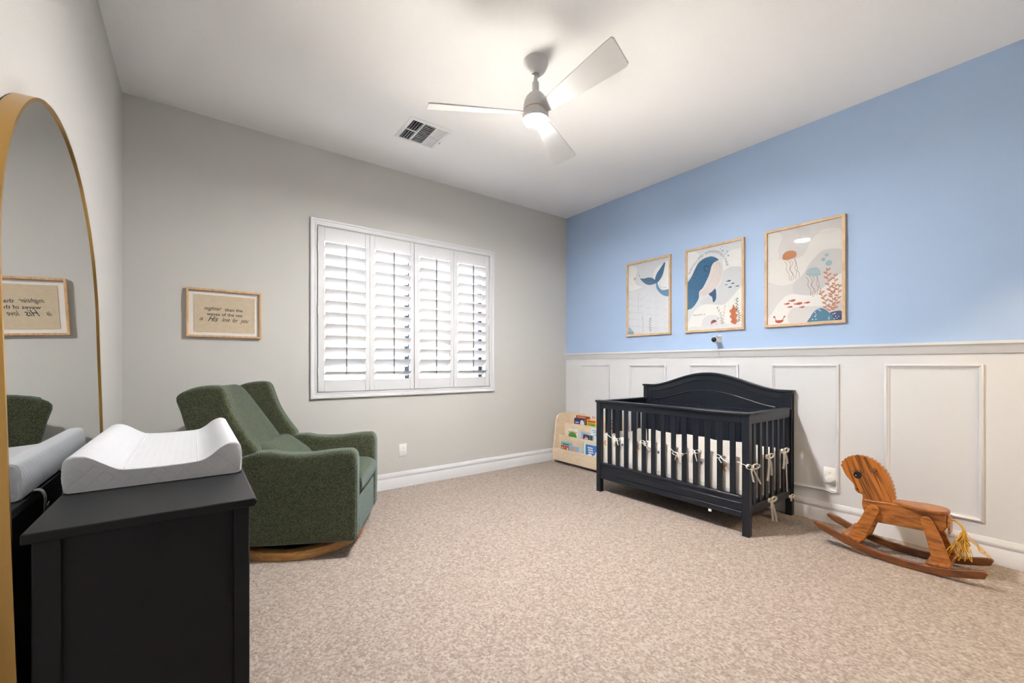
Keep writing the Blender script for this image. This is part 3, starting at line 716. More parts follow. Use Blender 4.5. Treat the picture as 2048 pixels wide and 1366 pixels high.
# ------------------------------------------------------------------ armchair
def boucle():
    m = bpy.data.materials.new('olive_boucle'); m.use_nodes = True
    nt = m.node_tree; b = nt.nodes['Principled BSDF']; b.inputs['Roughness'].default_value = .95; b.inputs['Specular IOR Level'].default_value = .15
    b.inputs['Sheen Weight'].default_value = .42; b.inputs['Sheen Roughness'].default_value = .5; b.inputs['Sheen Tint'].default_value = (.65, .88, 1, 1)  # blue tint paints the window's daylight into the fabric sheen
    tc = nt.nodes.new('ShaderNodeTexCoord')
    v = nt.nodes.new('ShaderNodeTexVoronoi'); v.inputs['Scale'].default_value = 230; nt.links.new(tc.outputs['Object'], v.inputs['Vector'])
    n = nt.nodes.new('ShaderNodeTexNoise'); n.inputs['Scale'].default_value = 160; n.inputs['Detail'].default_value = 4; nt.links.new(tc.outputs['Object'], n.inputs['Vector'])
    r = nt.nodes.new('ShaderNodeValToRGB'); r.color_ramp.elements[0].position = .32; r.color_ramp.elements[1].position = .72
    r.color_ramp.elements[0].color = (*lin((64, 67, 46)), 1); r.color_ramp.elements[1].color = (*lin((92, 96, 68)), 1)
    nc = nt.nodes.new('ShaderNodeTexVoronoi'); nc.inputs['Scale'].default_value = 190; nt.links.new(tc.outputs['Object'], nc.inputs['Vector'])
    sc = nt.nodes.new('ShaderNodeSeparateColor'); nt.links.new(nc.outputs['Color'], sc.inputs[0])
    nt.links.new(sc.outputs[0], r.inputs['Fac']); nt.links.new(r.outputs['Color'], b.inputs['Base Color'])
    ad = nt.nodes.new('ShaderNodeMath'); ad.operation = 'SUBTRACT'; nt.links.new(n.outputs['Fac'], ad.inputs[0]); nt.links.new(v.outputs['Distance'], ad.inputs[1])
    bp = nt.nodes.new('ShaderNodeBump'); bp.inputs['Distance'].default_value = .004; bp.inputs['Strength'].default_value = .8
    nt.links.new(ad.outputs[0], bp.inputs['Height']); nt.links.new(bp.outputs['Normal'], b.inputs['Normal'])
    return m
BOUC = boucle()
OAKB = wood('honey_oak_base', (208, 160, 100), (176, 124, 70), (3, 3, 14), 5, .45)
BLACKM = mat('black_metal_mechanism', (18, 18, 18), .5)
def armchair():
    t = thing('glider_armchair', 'olive green boucle wingback glider armchair on a round wooden base', 'armchair', (.6255, 3.182, 0), -math.atan2(.478, .879))
    arm = [(.398, .095), (.404, .30), (.404, .60), (.396, .645), (.365, .661), (.30, .661), (.22, .653), (.14, .644), (.05, .642), (-.03, .647), (-.10, .662), (-.17, .661), (-.25, .636), (-.34, .60), (-.40, .56), (-.42, .30), (-.38, .095)]
    for s in (-1, 1):
        lo, hi = sorted((s * .385, s * .275))
        MB().prism(arm, lo, hi, 'y').build('arm', BOUC, t, bev=.026, seg=4, ang=60)
    wing = [(-.172, .668), (-.212, .731), (-.26, .802), (-.305, .885), (-.338, .977), (-.360, 1.035), (-.397, 1.058), (-.475, 1.056), (-.554, 1.035), (-.616, .989), (-.592, .903), (-.562, .795), (-.50, .60), (-.42, .52), (-.27, .56), (-.2, .62)]
    for s in (-1, 1):
        lo, hi = sorted((s * .368, s * .278))
        MB().prism(catmull(wing, True, 3), lo, hi, 'y').build('wing', BOUC, t, bev=.022, seg=4, ang=60)
    MB().prism([(-.38, .56), (-.56, .995), (-.605, .965), (-.57, .79), (-.49, .56), (-.42, .12), (-.33, .12), (-.34, .45)], -.285, .285, 'y').build('back_shell', BOUC, t, bev=.03, seg=3, ang=60)
    # frame: local x up the back, local y across, local z out of the back towards the sitter
    up = Vector((-.28, 0, .40)).normalized(); ac = Vector((0, 1, 0))
    def fr(o, u, w, n): return Matrix(((u[0], w[0], n[0], o[0]), (u[1], w[1], n[1], o[1]), (u[2], w[2], n[2], o[2]), (0, 0, 0, 1)))
    MB().pillow(.285, .284, .15, p=7, n=22, M=fr(Vector((-.432, 0, .795)), up, ac * -1, up.cross(ac * -1))).build('back_cushion', BOUC, t, ang=80)
    u2 = Vector((-.16, 0, .12)).normalized(); n2 = u2.cross(ac * -1)
    MB().pillow(.135, .278, .16, p=5, n=18, M=fr(Vector((-.165, 0, .570)), u2, ac * -1, n2)).build('lumbar_cushion', BOUC, t, ang=80)
    MB().pillow(.325, .276, .165, p=9, n=22, power=.38, M=Matrix.Translation((.090, 0, .418))).build('seat_cushion', BOUC, t, ang=80)
    MB().box(.32, .394, -.272, .272, .095, .342).build('footrest_panel', BOUC, t, bev=.02, seg=3)
    MB().box(-.38, .33, -.28, .28, .11, .36).build('seat_box', BOUC, t, bev=.01)
    b = MB(); c = (-.02, .0)
    b.lathe([(.315, 0), (.375, 0), (.380, .006), (.380, .046), (.375, .052), (.315, .052), (.310, .046), (.310, .006), (.315, 0)], (c[0], c[1], 0), 64)
    # open ring: drop the two end caps
    b.f = b.f[:-2]; b.m = b.m[:-2]
    b.build('base_ring', OAKB, t, ang=50)
    m_ = MB().box(-.34, .30, -.03, .03, .012, .045).box(-.05, .01, -.33, .33, .012, .045)
    m_.build('base_cross', BLACKM, t, bev=.003)
    m_ = MB().box(-.26, .24, -.22, .22, .045, .112); m_.build('glide_mechanism', BLACKM, t, bev=.005)
    # seams
    MB().tube([(.4055, -.384 + .002 * 0, z) for z in [.12 + .05 * i for i in range(10)]], .0022, 6).build('seam', BOUC, t)
armchair()

# ------------------------------------------------------------------ dresser, changing pad, mirror
BLK = mat('black_dresser_paint', (24, 24, 27), .5, spec=.30, var=.10, vscale=14, stretch=(1, .2, 1), bump=.0003, bscale=60)
KNOB = mat('dark_metal_knob', (60, 58, 55), .35, metal=.8)
def dresser():
    t = thing('dresser', 'black wooden dresser with panelled end standing against the mirror', 'dresser', (-.08, 2.0, 0)); O = Vector(t.location)
    X0, X1, Y0, Y1 = -.283, .122, 1.362, 2.640
    MB(O).prism([(X0 - .012, .797), (X1 + .010, .797), (X1 + .016, .805), (X1 + .016, .814), (X1 + .008, .82), (X0 - .012, .82)], Y0 - .022, Y1 + .02, 'y').build('top', BLK, t, bev=.003)
    for x0, x1, y0, y1 in ((X0, X0 + .045, Y0, Y0 + .04), (X1 - .036, X1, Y0, Y0 + .04), (X0, X0 + .045, Y1 - .04, Y1), (X1 - .036, X1, Y1 - .04, Y1)):
        MB(O).box(x0, x1, y0, y1, 0, .797).build('post', BLK, t, bev=.003)
    for y0, y1 in ((Y0 + .014, Y0 + .03), (Y1 - .03, Y1 - .014)): MB(O).box(X0 + .045, X1 - .036, y0, y1, .07, .797).build('end_panel', BLK, t)
    MB(O).box(X0 + .005, X0 + .012, Y0 + .04, Y1 - .04, .05, .797).build('back_panel', BLK, t)
    MB(O).box(X0 + .02, X1 - .02, Y0 + .04, Y1 - .04, .05, .79).build('carcass', BLK, t)
    w = (Y1 - Y0 - .08 - .03) / 2
    for r in range(3):
        for c in range(2):
            y0 = Y0 + .045 + c * (w + .02); z0 = .09 + r * .235
            d = MB(O).box(X1 - .02, X1 - .002, y0, y0 + w, z0, z0 + .222).build('drawer', BLK, t, bev=.004)
            MB(O).box(X1 - .0025, X1 - .0012, y0 + .03, y0 + w - .03, z0 + .03, z0 + .192).build('drawer_inset', BLK, d, bev=.001)
dresser()

def quilt():
    m = bpy.data.materials.new('white_quilted_cotton'); m.use_nodes = True
    nt = m.node_tree; b = nt.nodes['Principled BSDF']; b.inputs['Roughness'].default_value = .9; b.inputs['Specular IOR Level'].default_value = .15
    b.inputs['Base Color'].default_value = (*lin((198, 199, 204)), 1)
    tc = nt.nodes.new('ShaderNodeTexCoord'); sp = nt.nodes.new('ShaderNodeSeparateXYZ'); nt.links.new(tc.outputs['Object'], sp.inputs[0])
    def mth(op, a, c):
        n = nt.nodes.new('ShaderNodeMath'); n.operation = op
        for i, q in enumerate((a, c)):
            if q is None: continue
            if isinstance(q, (int, float)): n.inputs[i].default_value = q
            else: nt.links.new(q, n.inputs[i])
        return n.outputs[0]
    yz = mth('ADD', sp.outputs['Y'], sp.outputs['Z'])
    K = math.pi / .040
    d1 = mth('ABSOLUTE', mth('SINE', mth('MULTIPLY', mth('ADD', sp.outputs['X'], yz), K), None), None)
    d2 = mth('ABSOLUTE', mth('SINE', mth('MULTIPLY', mth('SUBTRACT', sp.outputs['X'], yz), K), None), None)
    h = mth('POWER', mth('MINIMUM', d1, d2), .4)
    w = mth('MULTIPLY', mth('SINE', mth('MULTIPLY', sp.outputs['Y'], 520), None), .10)
    bp = nt.nodes.new('ShaderNodeBump'); bp.inputs['Distance'].default_value = .0022; bp.inputs['Strength'].default_value = .55
    nt.links.new(mth('ADD', h, w), bp.inputs['Height']); nt.links.new(bp.outputs['Normal'], b.inputs['Normal'])
    return m
QW = quilt()
def changing_pad():
    t = thing('changing_pad', 'white quilted contoured changing pad lying on the black dresser', 'changing pad', (-.085, 2.095, .82)); O = Vector(t.location)
    X0, X1, Y0, Y1 = -.293, .128, 1.682, 2.515
    # cross-section across x: bottom edge rounded, raised sides, dipped centre
    prof = [(X0 + .012, .0), (X0 + .03, .0), (X1 - .03, .0), (X1 - .012, .0), (X1 - .003, .004), (X1, .014), (X1 + .002, .050), (X1 - .002, .088), (X1 - .014, .101), (X1 - .032, .103), (X1 - .055, .092), (X1 - .080, .070), (X1 - .105, .056), (X1 - .135, .052),
            (-.08, .050), (X0 + .135, .052), (X0 + .110, .058), (X0 + .080, .078), (X0 + .052, .097), (X0 + .030, .103), (X0 + .012, .100), (X0 + .001, .088), (X0 - .002, .050), (X0, .014), (X0 + .003, .004)]
    P = catmull(prof, True, 4); n = len(P)
    ys = [(Y0, .93), (Y0 + .004, .975), (Y0 + .013, 1.0)] + [(Y0 + .02 + (Y1 - Y0 - .04) * i / 12, 1.0) for i in range(13)] + [(Y1 - .013, 1.0), (Y1 - .004, .975), (Y1, .93)]
    cx = (X0 + X1) / 2; vs = []; fs = []
    for y, k in ys:
        for x, z in P:
            zz = max(z, 0) + .82; x = min(max(x, X0 - .002), X1 + .002)
            e = 1 - k
            vs.append((cx + (x - cx) * (1 - e * .35), y, .82 + .03 + (zz - .82 - .03) * (1 - e * .6)))
    for i in range(len(ys) - 1):
        for j in range(n):
            fs.append((i * n + j, i * n + (j + 1) % n, (i + 1) * n + (j + 1) % n, (i + 1) * n + j))
    fs.append(tuple(range(n - 1, -1, -1))); fs.append(tuple((len(ys) - 1) * n + j for j in range(n)))
    zmin = min(v[2] for v in vs)
    vs = [(x, y, z - zmin + .8205) for x, y, z in vs]
    MB(O).add(vs, [f[::-1] for f in fs]).build('pad', QW, t, ang=50)
    SEAM = mat('white_piping', (214, 214, 216), .9)
    for x in (X0 + .128, X1 - .118): MB(O).tube([(x, Y0 + .014 + (Y1 - Y0 - .028) * i / 10, .8745) for i in range(11)], .0014, 6).build('seam', SEAM, t)
    for yy in (Y0 + .0035,):
        edge = [(x, yy, z) for x, y, z in vs[n:2 * n] if z > .845]
        edge.sort()
        MB(O).tube(edge, .0012, 6).build('piping', SEAM, t)
    STR = mat('white_webbing', (226, 230, 226), .8)
    for y in (1.80, 2.10):
        pts = catmull([(-.27, y, .8215), (-.300, y, .8215), (-.309, y + .004, .800), (-.306, y + .012, .768), (-.303, y + .03, .755), (-.305, y + .055, .764)], False, 4)
        MB(O).ribbon(pts, .022, .002, up=(0, 1, 0)).build('strap', STR, t)
changing_pad()

GOLD = mat('brushed_gold', (196, 156, 92), .32, metal=1.0, bump=.0002, bscale=30, bstretch=(20, 20, 1))
MIRR = mat('mirror_silver', (232, 234, 234), .012, metal=1.0)
def mirror():
    t = thing('arched_mirror', 'large arched floor mirror with brushed gold frame leaning on the wall', 'mirror', (-.302, 2.015, 0))
    t.rotation_euler = (0, -math.radians(1.5), 0)
    hw, sp = .605, 1.385
    def loop(o):
        r = hw - o
        p = [(-r, o), (-r, .35), (-r, .7), (-r, 1.05)]
        p += [(-r * math.cos(math.pi * i / 48), sp + r * math.sin(math.pi * i / 48)) for i in range(49)]
        p += [(r, 1.05), (r, .7), (r, .35), (r, o)]
        return p
    A, B = loop(0), loop(.009); n = len(A); vs = []; fs = []
    for x, L in ((0, A), (-.039, A), (-.039, B), (0, B)):
        vs += [(x, y, z) for y, z in L]
    for k in range(4):
        for i in range(n):
            j = (i + 1) % n
            fs.append((k * n + i, k * n + j, ((k + 1) % 4) * n + j, ((k + 1) % 4) * n + i))
    MB().add(vs, [f[::-1] for f in fs]).build('frame', GOLD, t, ang=30)
    G = loop(.010); MB().prism(G, -.010, -.005, 'x').build('glass', MIRR, t, ang=30)
    MB().prism(loop(.011), -.037, -.012, 'x').build('backing', mat('black_backing', (25, 25, 25), .7), t)
mirror()
# ------------------------------------------------------------------ framed verse on the back wall
OAKL = wood('light_oak_frame', (214, 176, 132), (190, 148, 104), (14, 14, 2.2), 6, .5)
PGL = thin_glass('picture_glass', ior=1.5)
MATB = mat('white_mat_board', (226, 223, 219), .85)
def verse():
    x0, x1, z0, z1 = -.047, .430, 1.389, 1.751
    t = thing('framed_verse', 'oak shadow box frame holding a verse printed on beige linen', 'picture', ((x0 + x1) / 2, YB, (z0 + z1) / 2)); O = Vector(t.location)
    mp = lambda a, c, h: (a, YB - h, c)
    f = MB(O); f.frame((x0, x1, z0, z1), [(0, 0), (0, .032), (.014, .032), (.014, .004)], mp); f.build('frame', OAKL, t, bev=.0015)
    MB(O).box(x0 + .006, x1 - .006, YB - .006, YB - .001, z0 + .006, z1 - .006).build('mat_board', MATB, t)
    r = random.Random(2); L = []
    xa, xb, za, zb = x0 + .046, x1 - .044, z0 + .040, z1 - .044
    for i in range(26): L.append((xa + (xb - xa) * i / 26, za + r.uniform(-.0012, .0012)))
    for i in range(18): L.append((xb + r.uniform(-.0012, .0012), za + (zb - za) * i / 18))
    for i in range(26): L.append((xb - (xb - xa) * i / 26, zb + r.uniform(-.0012, .0012)))
    for i in range(18): L.append((xa + r.uniform(-.0012, .0012), zb - (zb - za) * i / 18))
    MB(O).prism(L, YB - .0095, YB - .0075, 'y').build('linen', mat('beige_linen', (200, 184, 160), .95, var=.05, vscale=40, bump=.0004, bscale=300), t)
    ink = mat('navy_ink', (30, 34, 48), .8)
    b = MB(O); xm, zm = (x0 + x1) / 2, (z0 + z1) / 2
    def word(txt, xl, zb_, size, wide, shear=0.0, bold=0.0):
        vs, fs = glyph_mesh(txt, shear, bold)
        w = max(v[0] for v in vs) - min(v[0] for v in vs); k = wide / w; mn = min(v[0] for v in vs)
        b.add([(xl + (v[0] - mn) * k, YB - .0099, zb_ + v[1] * size) for v in vs], fs)
    word('mightier', xm - .133, zm + .024, .040, .112, .55, .006); word('than the', xm - .002, zm + .022, .033, .115, 0, .010)
    word('waves of the sea', xm - .115, zm - .016, .033, .226, 0, .010)
    word('is', xm - .160, zm - .056, .042, .026, .55, .006); word('His', xm - .108, zm - .060, .058, .066, .6, .006)
    word('love', xm - .022, zm - .058, .044, .054, .55, .006); word('for', xm + .045, zm - .060, .044, .038, .55, .006); word('you', xm + .095, zm - .060, .044, .058, .55, .006)
    b.build('lettering', ink, t)
verse()

# ------------------------------------------------------------------ sea posters
OAKP = wood('pale_oak_frame', (214, 184, 148), (194, 160, 122), (14, 2.2, 2.2), 6, .5)
def poster(label, yl, yr, bg, art):
    z0, z1, B = 1.488, 2.283, .022
    t = thing('framed_poster', label, 'poster', (XR, (yl + yr) / 2, (z0 + z1) / 2)); O = Vector(t.location)
    f = MB(O); f.frame((yr, yl, z0, z1), [(0, 0), (0, .024), (.020, .024), (.020, .004)], lambda a, c, h: (XR - h, a, c)); f.build('frame', OAKP, t, bev=.0015)
    W = yl - yr - 2 * B; Hh = z1 - z0 - 2 * B; xp = XR - .012
    MB(O).box(xp, xp + .006, yr + .01, yl - .01, z0 + .01, z1 - .01).build('paper', flat(bg, .6), t)
    b = MB(O); cols = []; lay = [0]
    def slot(c):
        if c not in cols: cols.append(c)
        return cols.index(c)
    def put(pts, c):          # pts in page units, clipped to the page
        pts = clip_poly(pts, .002, .998, .002, .998)
        if len(pts) < 3: return
        ar = sum(pts[i][0] * pts[(i + 1) % len(pts)][1] - pts[(i + 1) % len(pts)][0] * pts[i][1] for i in range(len(pts)))
        if ar < 0: pts = pts[::-1]
        b.mi = slot(c)
        b.add([(xp - .0003 - lay[0] * .00006, yl - B - a * W, z0 + B + q * Hh) for a, q in pts], [tuple(range(len(pts)))])
    def disc(c, ctr, rx, rz, rot=0.0, a0=0, a1=360, n=20):
        pts = []
        for i in range(n + (1 if a1 - a0 < 360 else 0)):
            a = math.radians(a0 + (a1 - a0) * i / n); u, w = rx * math.cos(a), rz * math.sin(a)
            pts.append((ctr[0] + (u * math.cos(rot) - w * math.sin(rot)) / W, ctr[1] + (u * math.sin(rot) + w * math.cos(rot)) / Hh))
        put(pts, c)
    def stroke(c, pts, w):
        P = catmull(pts, False, 6); P = [(a * W, q * Hh) for a, q in P]
        for i in range(len(P) - 1):
            dx, dz = P[i + 1][0] - P[i][0], P[i + 1][1] - P[i][1]; l = math.hypot(dx, dz) or 1; nx, nz = -dz / l * w / 2, dx / l * w / 2
            ex, ez = dx / l * w * .2, dz / l * w * .2
            q = [(P[i][0] + nx - ex, P[i][1] + nz - ez), (P[i][0] - nx - ex, P[i][1] - nz - ez), (P[i + 1][0] - nx + ex, P[i + 1][1] - nz + ez), (P[i + 1][0] + nx + ex, P[i + 1][1] + nz + ez)]
            put([(a / W, z / Hh) for a, z in q], c)
    def glyphs(txt, c, path, size, along):
        P = catmull(path, False, 12) if len(path) > 2 else [path[0], path[1]]
        P = [(a * W, q * Hh) for a, q in P]; D = [0]
        for i in range(1, len(P)): D.append(D[-1] + math.hypot(P[i][0] - P[i - 1][0], P[i][1] - P[i - 1][1]))
        tot = sum(advance(ch) for ch in txt); k = D[-1] / tot; pos = 0
        sz = min(size * 1.25, k * 1.35) if along else size * 1.25
        b.mi = slot(c)
        for ch in txt:
            if ch != ' ':
                d = pos * k; i = 0
                while i < len(D) - 2 and D[i + 1] < d: i += 1
                f_ = (d - D[i]) / max(1e-9, D[i + 1] - D[i])
                px = P[i][0] + (P[i + 1][0] - P[i][0]) * f_; pz = P[i][1] + (P[i + 1][1] - P[i][1]) * f_
                an = math.atan2(P[i + 1][1] - P[i][1], P[i + 1][0] - P[i][0])
                vs, fs = glyph_mesh(ch)
                b.add([(xp - .0003 - lay[0] * .00006, yl - B - (px + (v[0] * math.cos(an) - v[1] * math.sin(an)) * sz), z0 + B + pz + (v[0] * math.sin(an) + v[1] * math.cos(an)) * sz) for v in vs], fs)
            pos += advance(ch)
    for s in art:
        lay[0] += 1
        if s[0] == 'blob': put(catmull(s[2], True, 8), s[1])
        elif s[0] == 'line': stroke(s[1], s[2], s[3])
        elif s[0] == 'dot': disc(s[1], s[2][0], s[3], s[3])
        elif s[0] == 'half':
            if len(s) > 4: disc(s[1], s[2][0], s[3], s[3] * .75, 0, 180, 360)
            else: disc(s[1], s[2][0], s[3], s[3] * .95, .3, 0, 180)
        elif s[0] == 'fish':
            disc(s[1], s[2][0], s[3], s[3] * .42, .1); c0 = s[2][0]; r = s[3]
            put([(c0[0] - .75 * r / W, c0[1]), (c0[0] - 1.45 * r / W, c0[1] + .32 * r / Hh), (c0[0] - 1.45 * r / W, c0[1] - .40 * r / Hh)], s[1])
        elif s[0] == 'star':
            c0 = s[2][0]; r = s[3]
            put([(c0[0] + (r if k % 2 == 0 else r * .4) * math.cos(math.pi / 2 + k * math.pi / 5) / W, c0[1] + (r if k % 2 == 0 else r * .4) * math.sin(math.pi / 2 + k * math.pi / 5) / Hh) for k in range(10)], s[1])
        elif s[0] == 'stem':
            stroke(s[1], s[2], s[3] * .35); P = catmull(s[2], False, 12); n = s[4]
            for k in range(n):
                q = P[int((k + .6) / n * (len(P) - 1))]; sg = 1 if k % 2 else -1; an = .65 if sg > 0 else math.pi - .65; r = s[3] * 1.35
                lay[0] += 0; disc(s[1], (q[0] + r * 1.1 * math.cos(an) / W, q[1] + r * 1.1 * math.sin(an) / Hh), r, r * .45, an, n=10)
            disc(s[1], (P[-1][0], P[-1][1] + s[3] * .9 / Hh), s[3] * .9, s[3] * .45, math.pi / 2, n=10)
        elif s[0] == 'arc': glyphs(s[1], s[2], s[3], s[4], True)
        elif s[0] == 'text': glyphs(s[1], s[2], s[3], s[4] * .9, True)
    b.build('artwork', [flat(c, .6) for c in cols], t)
    MB(O).box(xp - .0060, xp - .0050, yr + .0195, yl - .0195, z0 + .0195, z1 - .0195).build('glass', PGL, t)
poster('oak framed poster of a blue whale tail with a pink starfish', 2.974, 2.437, (220, 222, 228), ART_p1)
poster('oak framed poster of a blue whale head under curved lettering', 2.281, 1.732, (224, 226, 230), ART_p2)
poster('oak framed poster of two jellyfish above coral and orange fish', 1.568, 1.021, (226, 222, 220), ART_p3)

# ------------------------------------------------------------------ ceiling fan
FANW = mat('white_fan_enamel', (206, 206, 207), .45)
def fan():
    t = thing('ceiling_fan', 'white three-blade ceiling fan with a lit round lamp', 'ceiling fan', (1.688, 2.013, H))
    MB().lathe([(.078, 0), (.078, -.012), (.076, -.022), (.066, -.045), (.050, -.066), (.034, -.078), (.030, -.080)], (0, 0, 0), 40).build('canopy', FANW, t)
    MB().lathe([(.021, -.072), (.024, -.080), (.024, -.088), (.018, -.092)], (0, 0, 0), 24).build('hanger_ball', mat('steel_ball', (170, 170, 168), .3, metal=.8), t)
    MB().lathe([(.0125, -.085), (.0125, -.150)], (0, 0, 0), 20).build('downrod', FANW, t)
    MB().lathe([(.021, -.128), (.0215, -.132), (.0215, -.185), (.024, -.192)], (0, 0, 0), 24).build('coupling', FANW, t)
    MB().lathe([(.022, -.180), (.026, -.190), (.044, -.203), (.060, -.222), (.070, -.245), (.074, -.270), (.075, -.300)], (0, 0, 0), 40).build('motor_housing', FANW, t)
    MB().lathe([(.0752, -.3005), (.0760, -.302), (.0752, -.3045)], (0, 0, 0), 40).build('trim_ring', mat('copper_ring', (190, 130, 70), .3, metal=.9), t)
    MB().lathe([(.0745, -.304), (.078, -.312), (.080, -.330), (.080, -.350), (.0795, -.358), (.0785, -.3605), (.0755, -.3605), (.0750, -.354)], (0, 0, 0), 40).build('hub', FANW, t)
    # blades: tapered planks, pitched about their own axis
    out = []
    top = [(.050, .022), (.075, .034), (.16, .046), (.30, .060), (.45, .073), (.58, .083), (.628, .085), (.646, .074)]
    bot = [(.668, -.072), (.660, -.085), (.60, -.083), (.45, -.072), (.30, -.060), (.16, -.048), (.075, -.036), (.050, -.024)]
    P = top + bot
    for i, a in enumerate((150, 30, -90)):
        M = Matrix.Rotation(math.radians(a), 4, 'Z') @ Matrix.Translation((0, 0, -.318)) @ Matrix.Rotation(math.radians(-20), 4, 'X')
        MB().prism(P, -.004, .004, 'z', M=M).build('blade', FANW, t, bev=.002)
    lens = mat('lit_lamp_lens', (255, 252, 248), .5, emit=LAMP_EMIT)
    MB().lathe([(.0745, -.3555), (.0745, -.3640), (.073, -.3650)], (0, 0, 0), 40).build('lamp_lens', lens, t)
fan()

# ------------------------------------------------------------------ air vent
VENTW = mat('white_vent_enamel', (240, 240, 241), .5)
def vent():
    x0, x1, y0, y1 = 1.308, 1.655, 3.005, 3.350
    t = thing('air_vent', 'white square ceiling air vent with slatted sections beside the fan', 'vent', ((x0 + x1) / 2, (y0 + y1) / 2, H)); O = Vector(t.location)
    mp = lambda a, c, h: (a, c, H - h)
    f = MB(O); f.frame((x0, x1, y0, y1), [(0, 0), (0, .003), (.012, .008), (.028, .009), (.028, .0)], mp); f.build('frame', VENTW, t)
    TIN = mat('galvanised_duct', (178, 184, 190), .45, metal=.5)
    X0, X1, Y0, Y1 = x0 + .0262, x1 - .0262, y0 + .0262, y1 - .0262
    MB(O).add([(X0, Y0, H + .001), (X1, Y0, H + .001), (X1, Y1, H + .001), (X0, Y1, H + .001), (X0, Y0, H + .30), (X1, Y0, H + .30), (X1, Y1, H + .30), (X0, Y1, H + .30)],
              [(4, 5, 6, 7), (0, 1, 5, 4), (1, 2, 6, 5), (2, 3, 7, 6), (3, 0, 4, 7)]).build('duct', TIN, t)
    xs = (x0 + .028, x0 + .117, x0 + .127, x0 + .220, x0 + .230, x1 - .028); ym = (y0 + y1) / 2
    d = MB(O)
    for a, c in ((xs[1], xs[2]), (xs[3], xs[4])): d.box(a, c, y0 + .028, y1 - .028, H - .009, H - .001)
    for a, c in ((xs[0], xs[1]), (xs[4], xs[5])): d.box(a, c, ym - .006, ym + .006, H - .009, H - .001)
    d.build('divider', VENTW, t)
    L = (y1 - y0) / 2 - .034
    def fin(tilt, ln, hw=.010): return MB().prism([(-hw * math.cos(tilt) - .0008, -hw * math.sin(tilt)), (-hw * math.cos(tilt) + .0008, -hw * math.sin(tilt)), (hw * math.cos(tilt) + .0008, hw * math.sin(tilt)), (hw * math.cos(tilt) - .0008, hw * math.sin(tilt))], -ln / 2, ln / 2, 'y')
    A = C = B = None
    for k in range(4):
        for yc in (y0 + .028 + L / 2, y1 - .028 - L / 2):
            la = (xs[0] + .013 + k * .0215 - O.x, yc - O.y, -.009); lc = (xs[4] + .013 + k * .0215 - O.x, yc - O.y, -.009)
            if A is None:
                A = fin(math.radians(58), L).build('vane', VENTW, t); A.location = la
                C = fin(math.radians(-40), L).build('vane', VENTW, t); C.location = lc
            else: twin(A, t, la); twin(C, t, lc)
    for k in range(12):
        lb = ((xs[2] + xs[3]) / 2 - O.x, y0 + .040 + k * .0243 - O.y, -.009)
        if B is None:
            B = fin(math.radians(24), xs[3] - xs[2], .0092).build('vane', VENTW, t); B.location = lb; B.rotation_euler = (0, 0, math.pi / 2)
        else: twin(B, t, lb)
    MB(O).box(x1 - .012, x1 - .008, ym + .02, ym + .05, H - .022, H - .007).build('damper_lever', VENTW, t)
vent()

# ------------------------------------------------------------------ outlets, monitor
PLW = mat('white_plastic', (236, 236, 234), .35)
SLOT = mat('outlet_slot_shade', (70, 70, 70), .6)  # flat grey marks: the dark of the socket holes is painted on
def outlet(label, mp, loc, plug=False):
    t = thing('wall_outlet', label, 'outlet', loc); O = Vector(loc)
    b = MB(O); b.frame((-.0385, .0385, -.062, .062), [(0, 0), (0, .003), (.004, .006), (.0384, .006)], mp)
    b.build('cover_plate', PLW, t)
    for s in (-1, 1):
        if plug and s == -1: continue
        c = []
        for i in range(20):
            a = 2 * math.pi * i / 20; c.append((max(-.016, min(.016, .0185 * math.cos(a))), s * .020 + .0145 * math.sin(a)))
        vs = [mp(p[0], p[1], .0068) for p in c] + [mp(p[0], p[1], .005) for p in c]
        rec = MB(O).add(vs, [tuple(range(20))] + [(i, (i + 1) % 20, 20 + (i + 1) % 20, 20 + i) for i in range(20)]).build('receptacle', PLW, t)
        b = MB(O)
        for dx in (-.006, .006):
            q = [mp(dx - .001, s * .020 - .001, .0071), mp(dx + .001, s * .020 - .001, .0071), mp(dx + .001, s * .020 + .006, .0071), mp(dx - .001, s * .020 + .006, .0071)]
            b.add(q, [(0, 1, 2, 3)])
        b.build('slot_shade', SLOT, rec)
    return t
outlet('white duplex wall outlet on the grey wall below the window', lambda a, c, h: (1.621 + a, YB - h, .355 + c), (1.621, YB, .355))
to = outlet('white wall outlet with a plugged-in charger on the wainscot beside the crib', lambda a, c, h: (XR - .004 - h, 1.120 + a, .352 + c), (XR - .004, 1.120, .352), True)
pl = thing('charger_plug', 'round white charger plug in the wainscot outlet with a thin cord', 'charger', (3.80, 1.115, .335)); O = Vector(pl.location)
MB().lathe([(.026, 0), (.029, .004), (.029, .022), (.024, .028), (.008, .029)], (0, 0, 0), 24, M=Matrix.Translation((3.80 - O.x, 0, 0)) @ Matrix.Rotation(-math.pi / 2, 4, 'Y')).build('plug_body', PLW, pl)
MB(O).box(3.778, 3.799, 1.118, 1.148, .360, .385).build('plug_block', PLW, pl, bev=.003)
MB(O).tube(catmull([(3.776, 1.10, .322), (3.772, 1.075, .315), (3.776, 1.068, .28), (3.786, 1.085, .235), (3.786, 1.16, .245), (3.796, 1.25, .238), (3.798, 1.34, .225)], False, 8), .0022, 6).build('cord', PLW, pl)

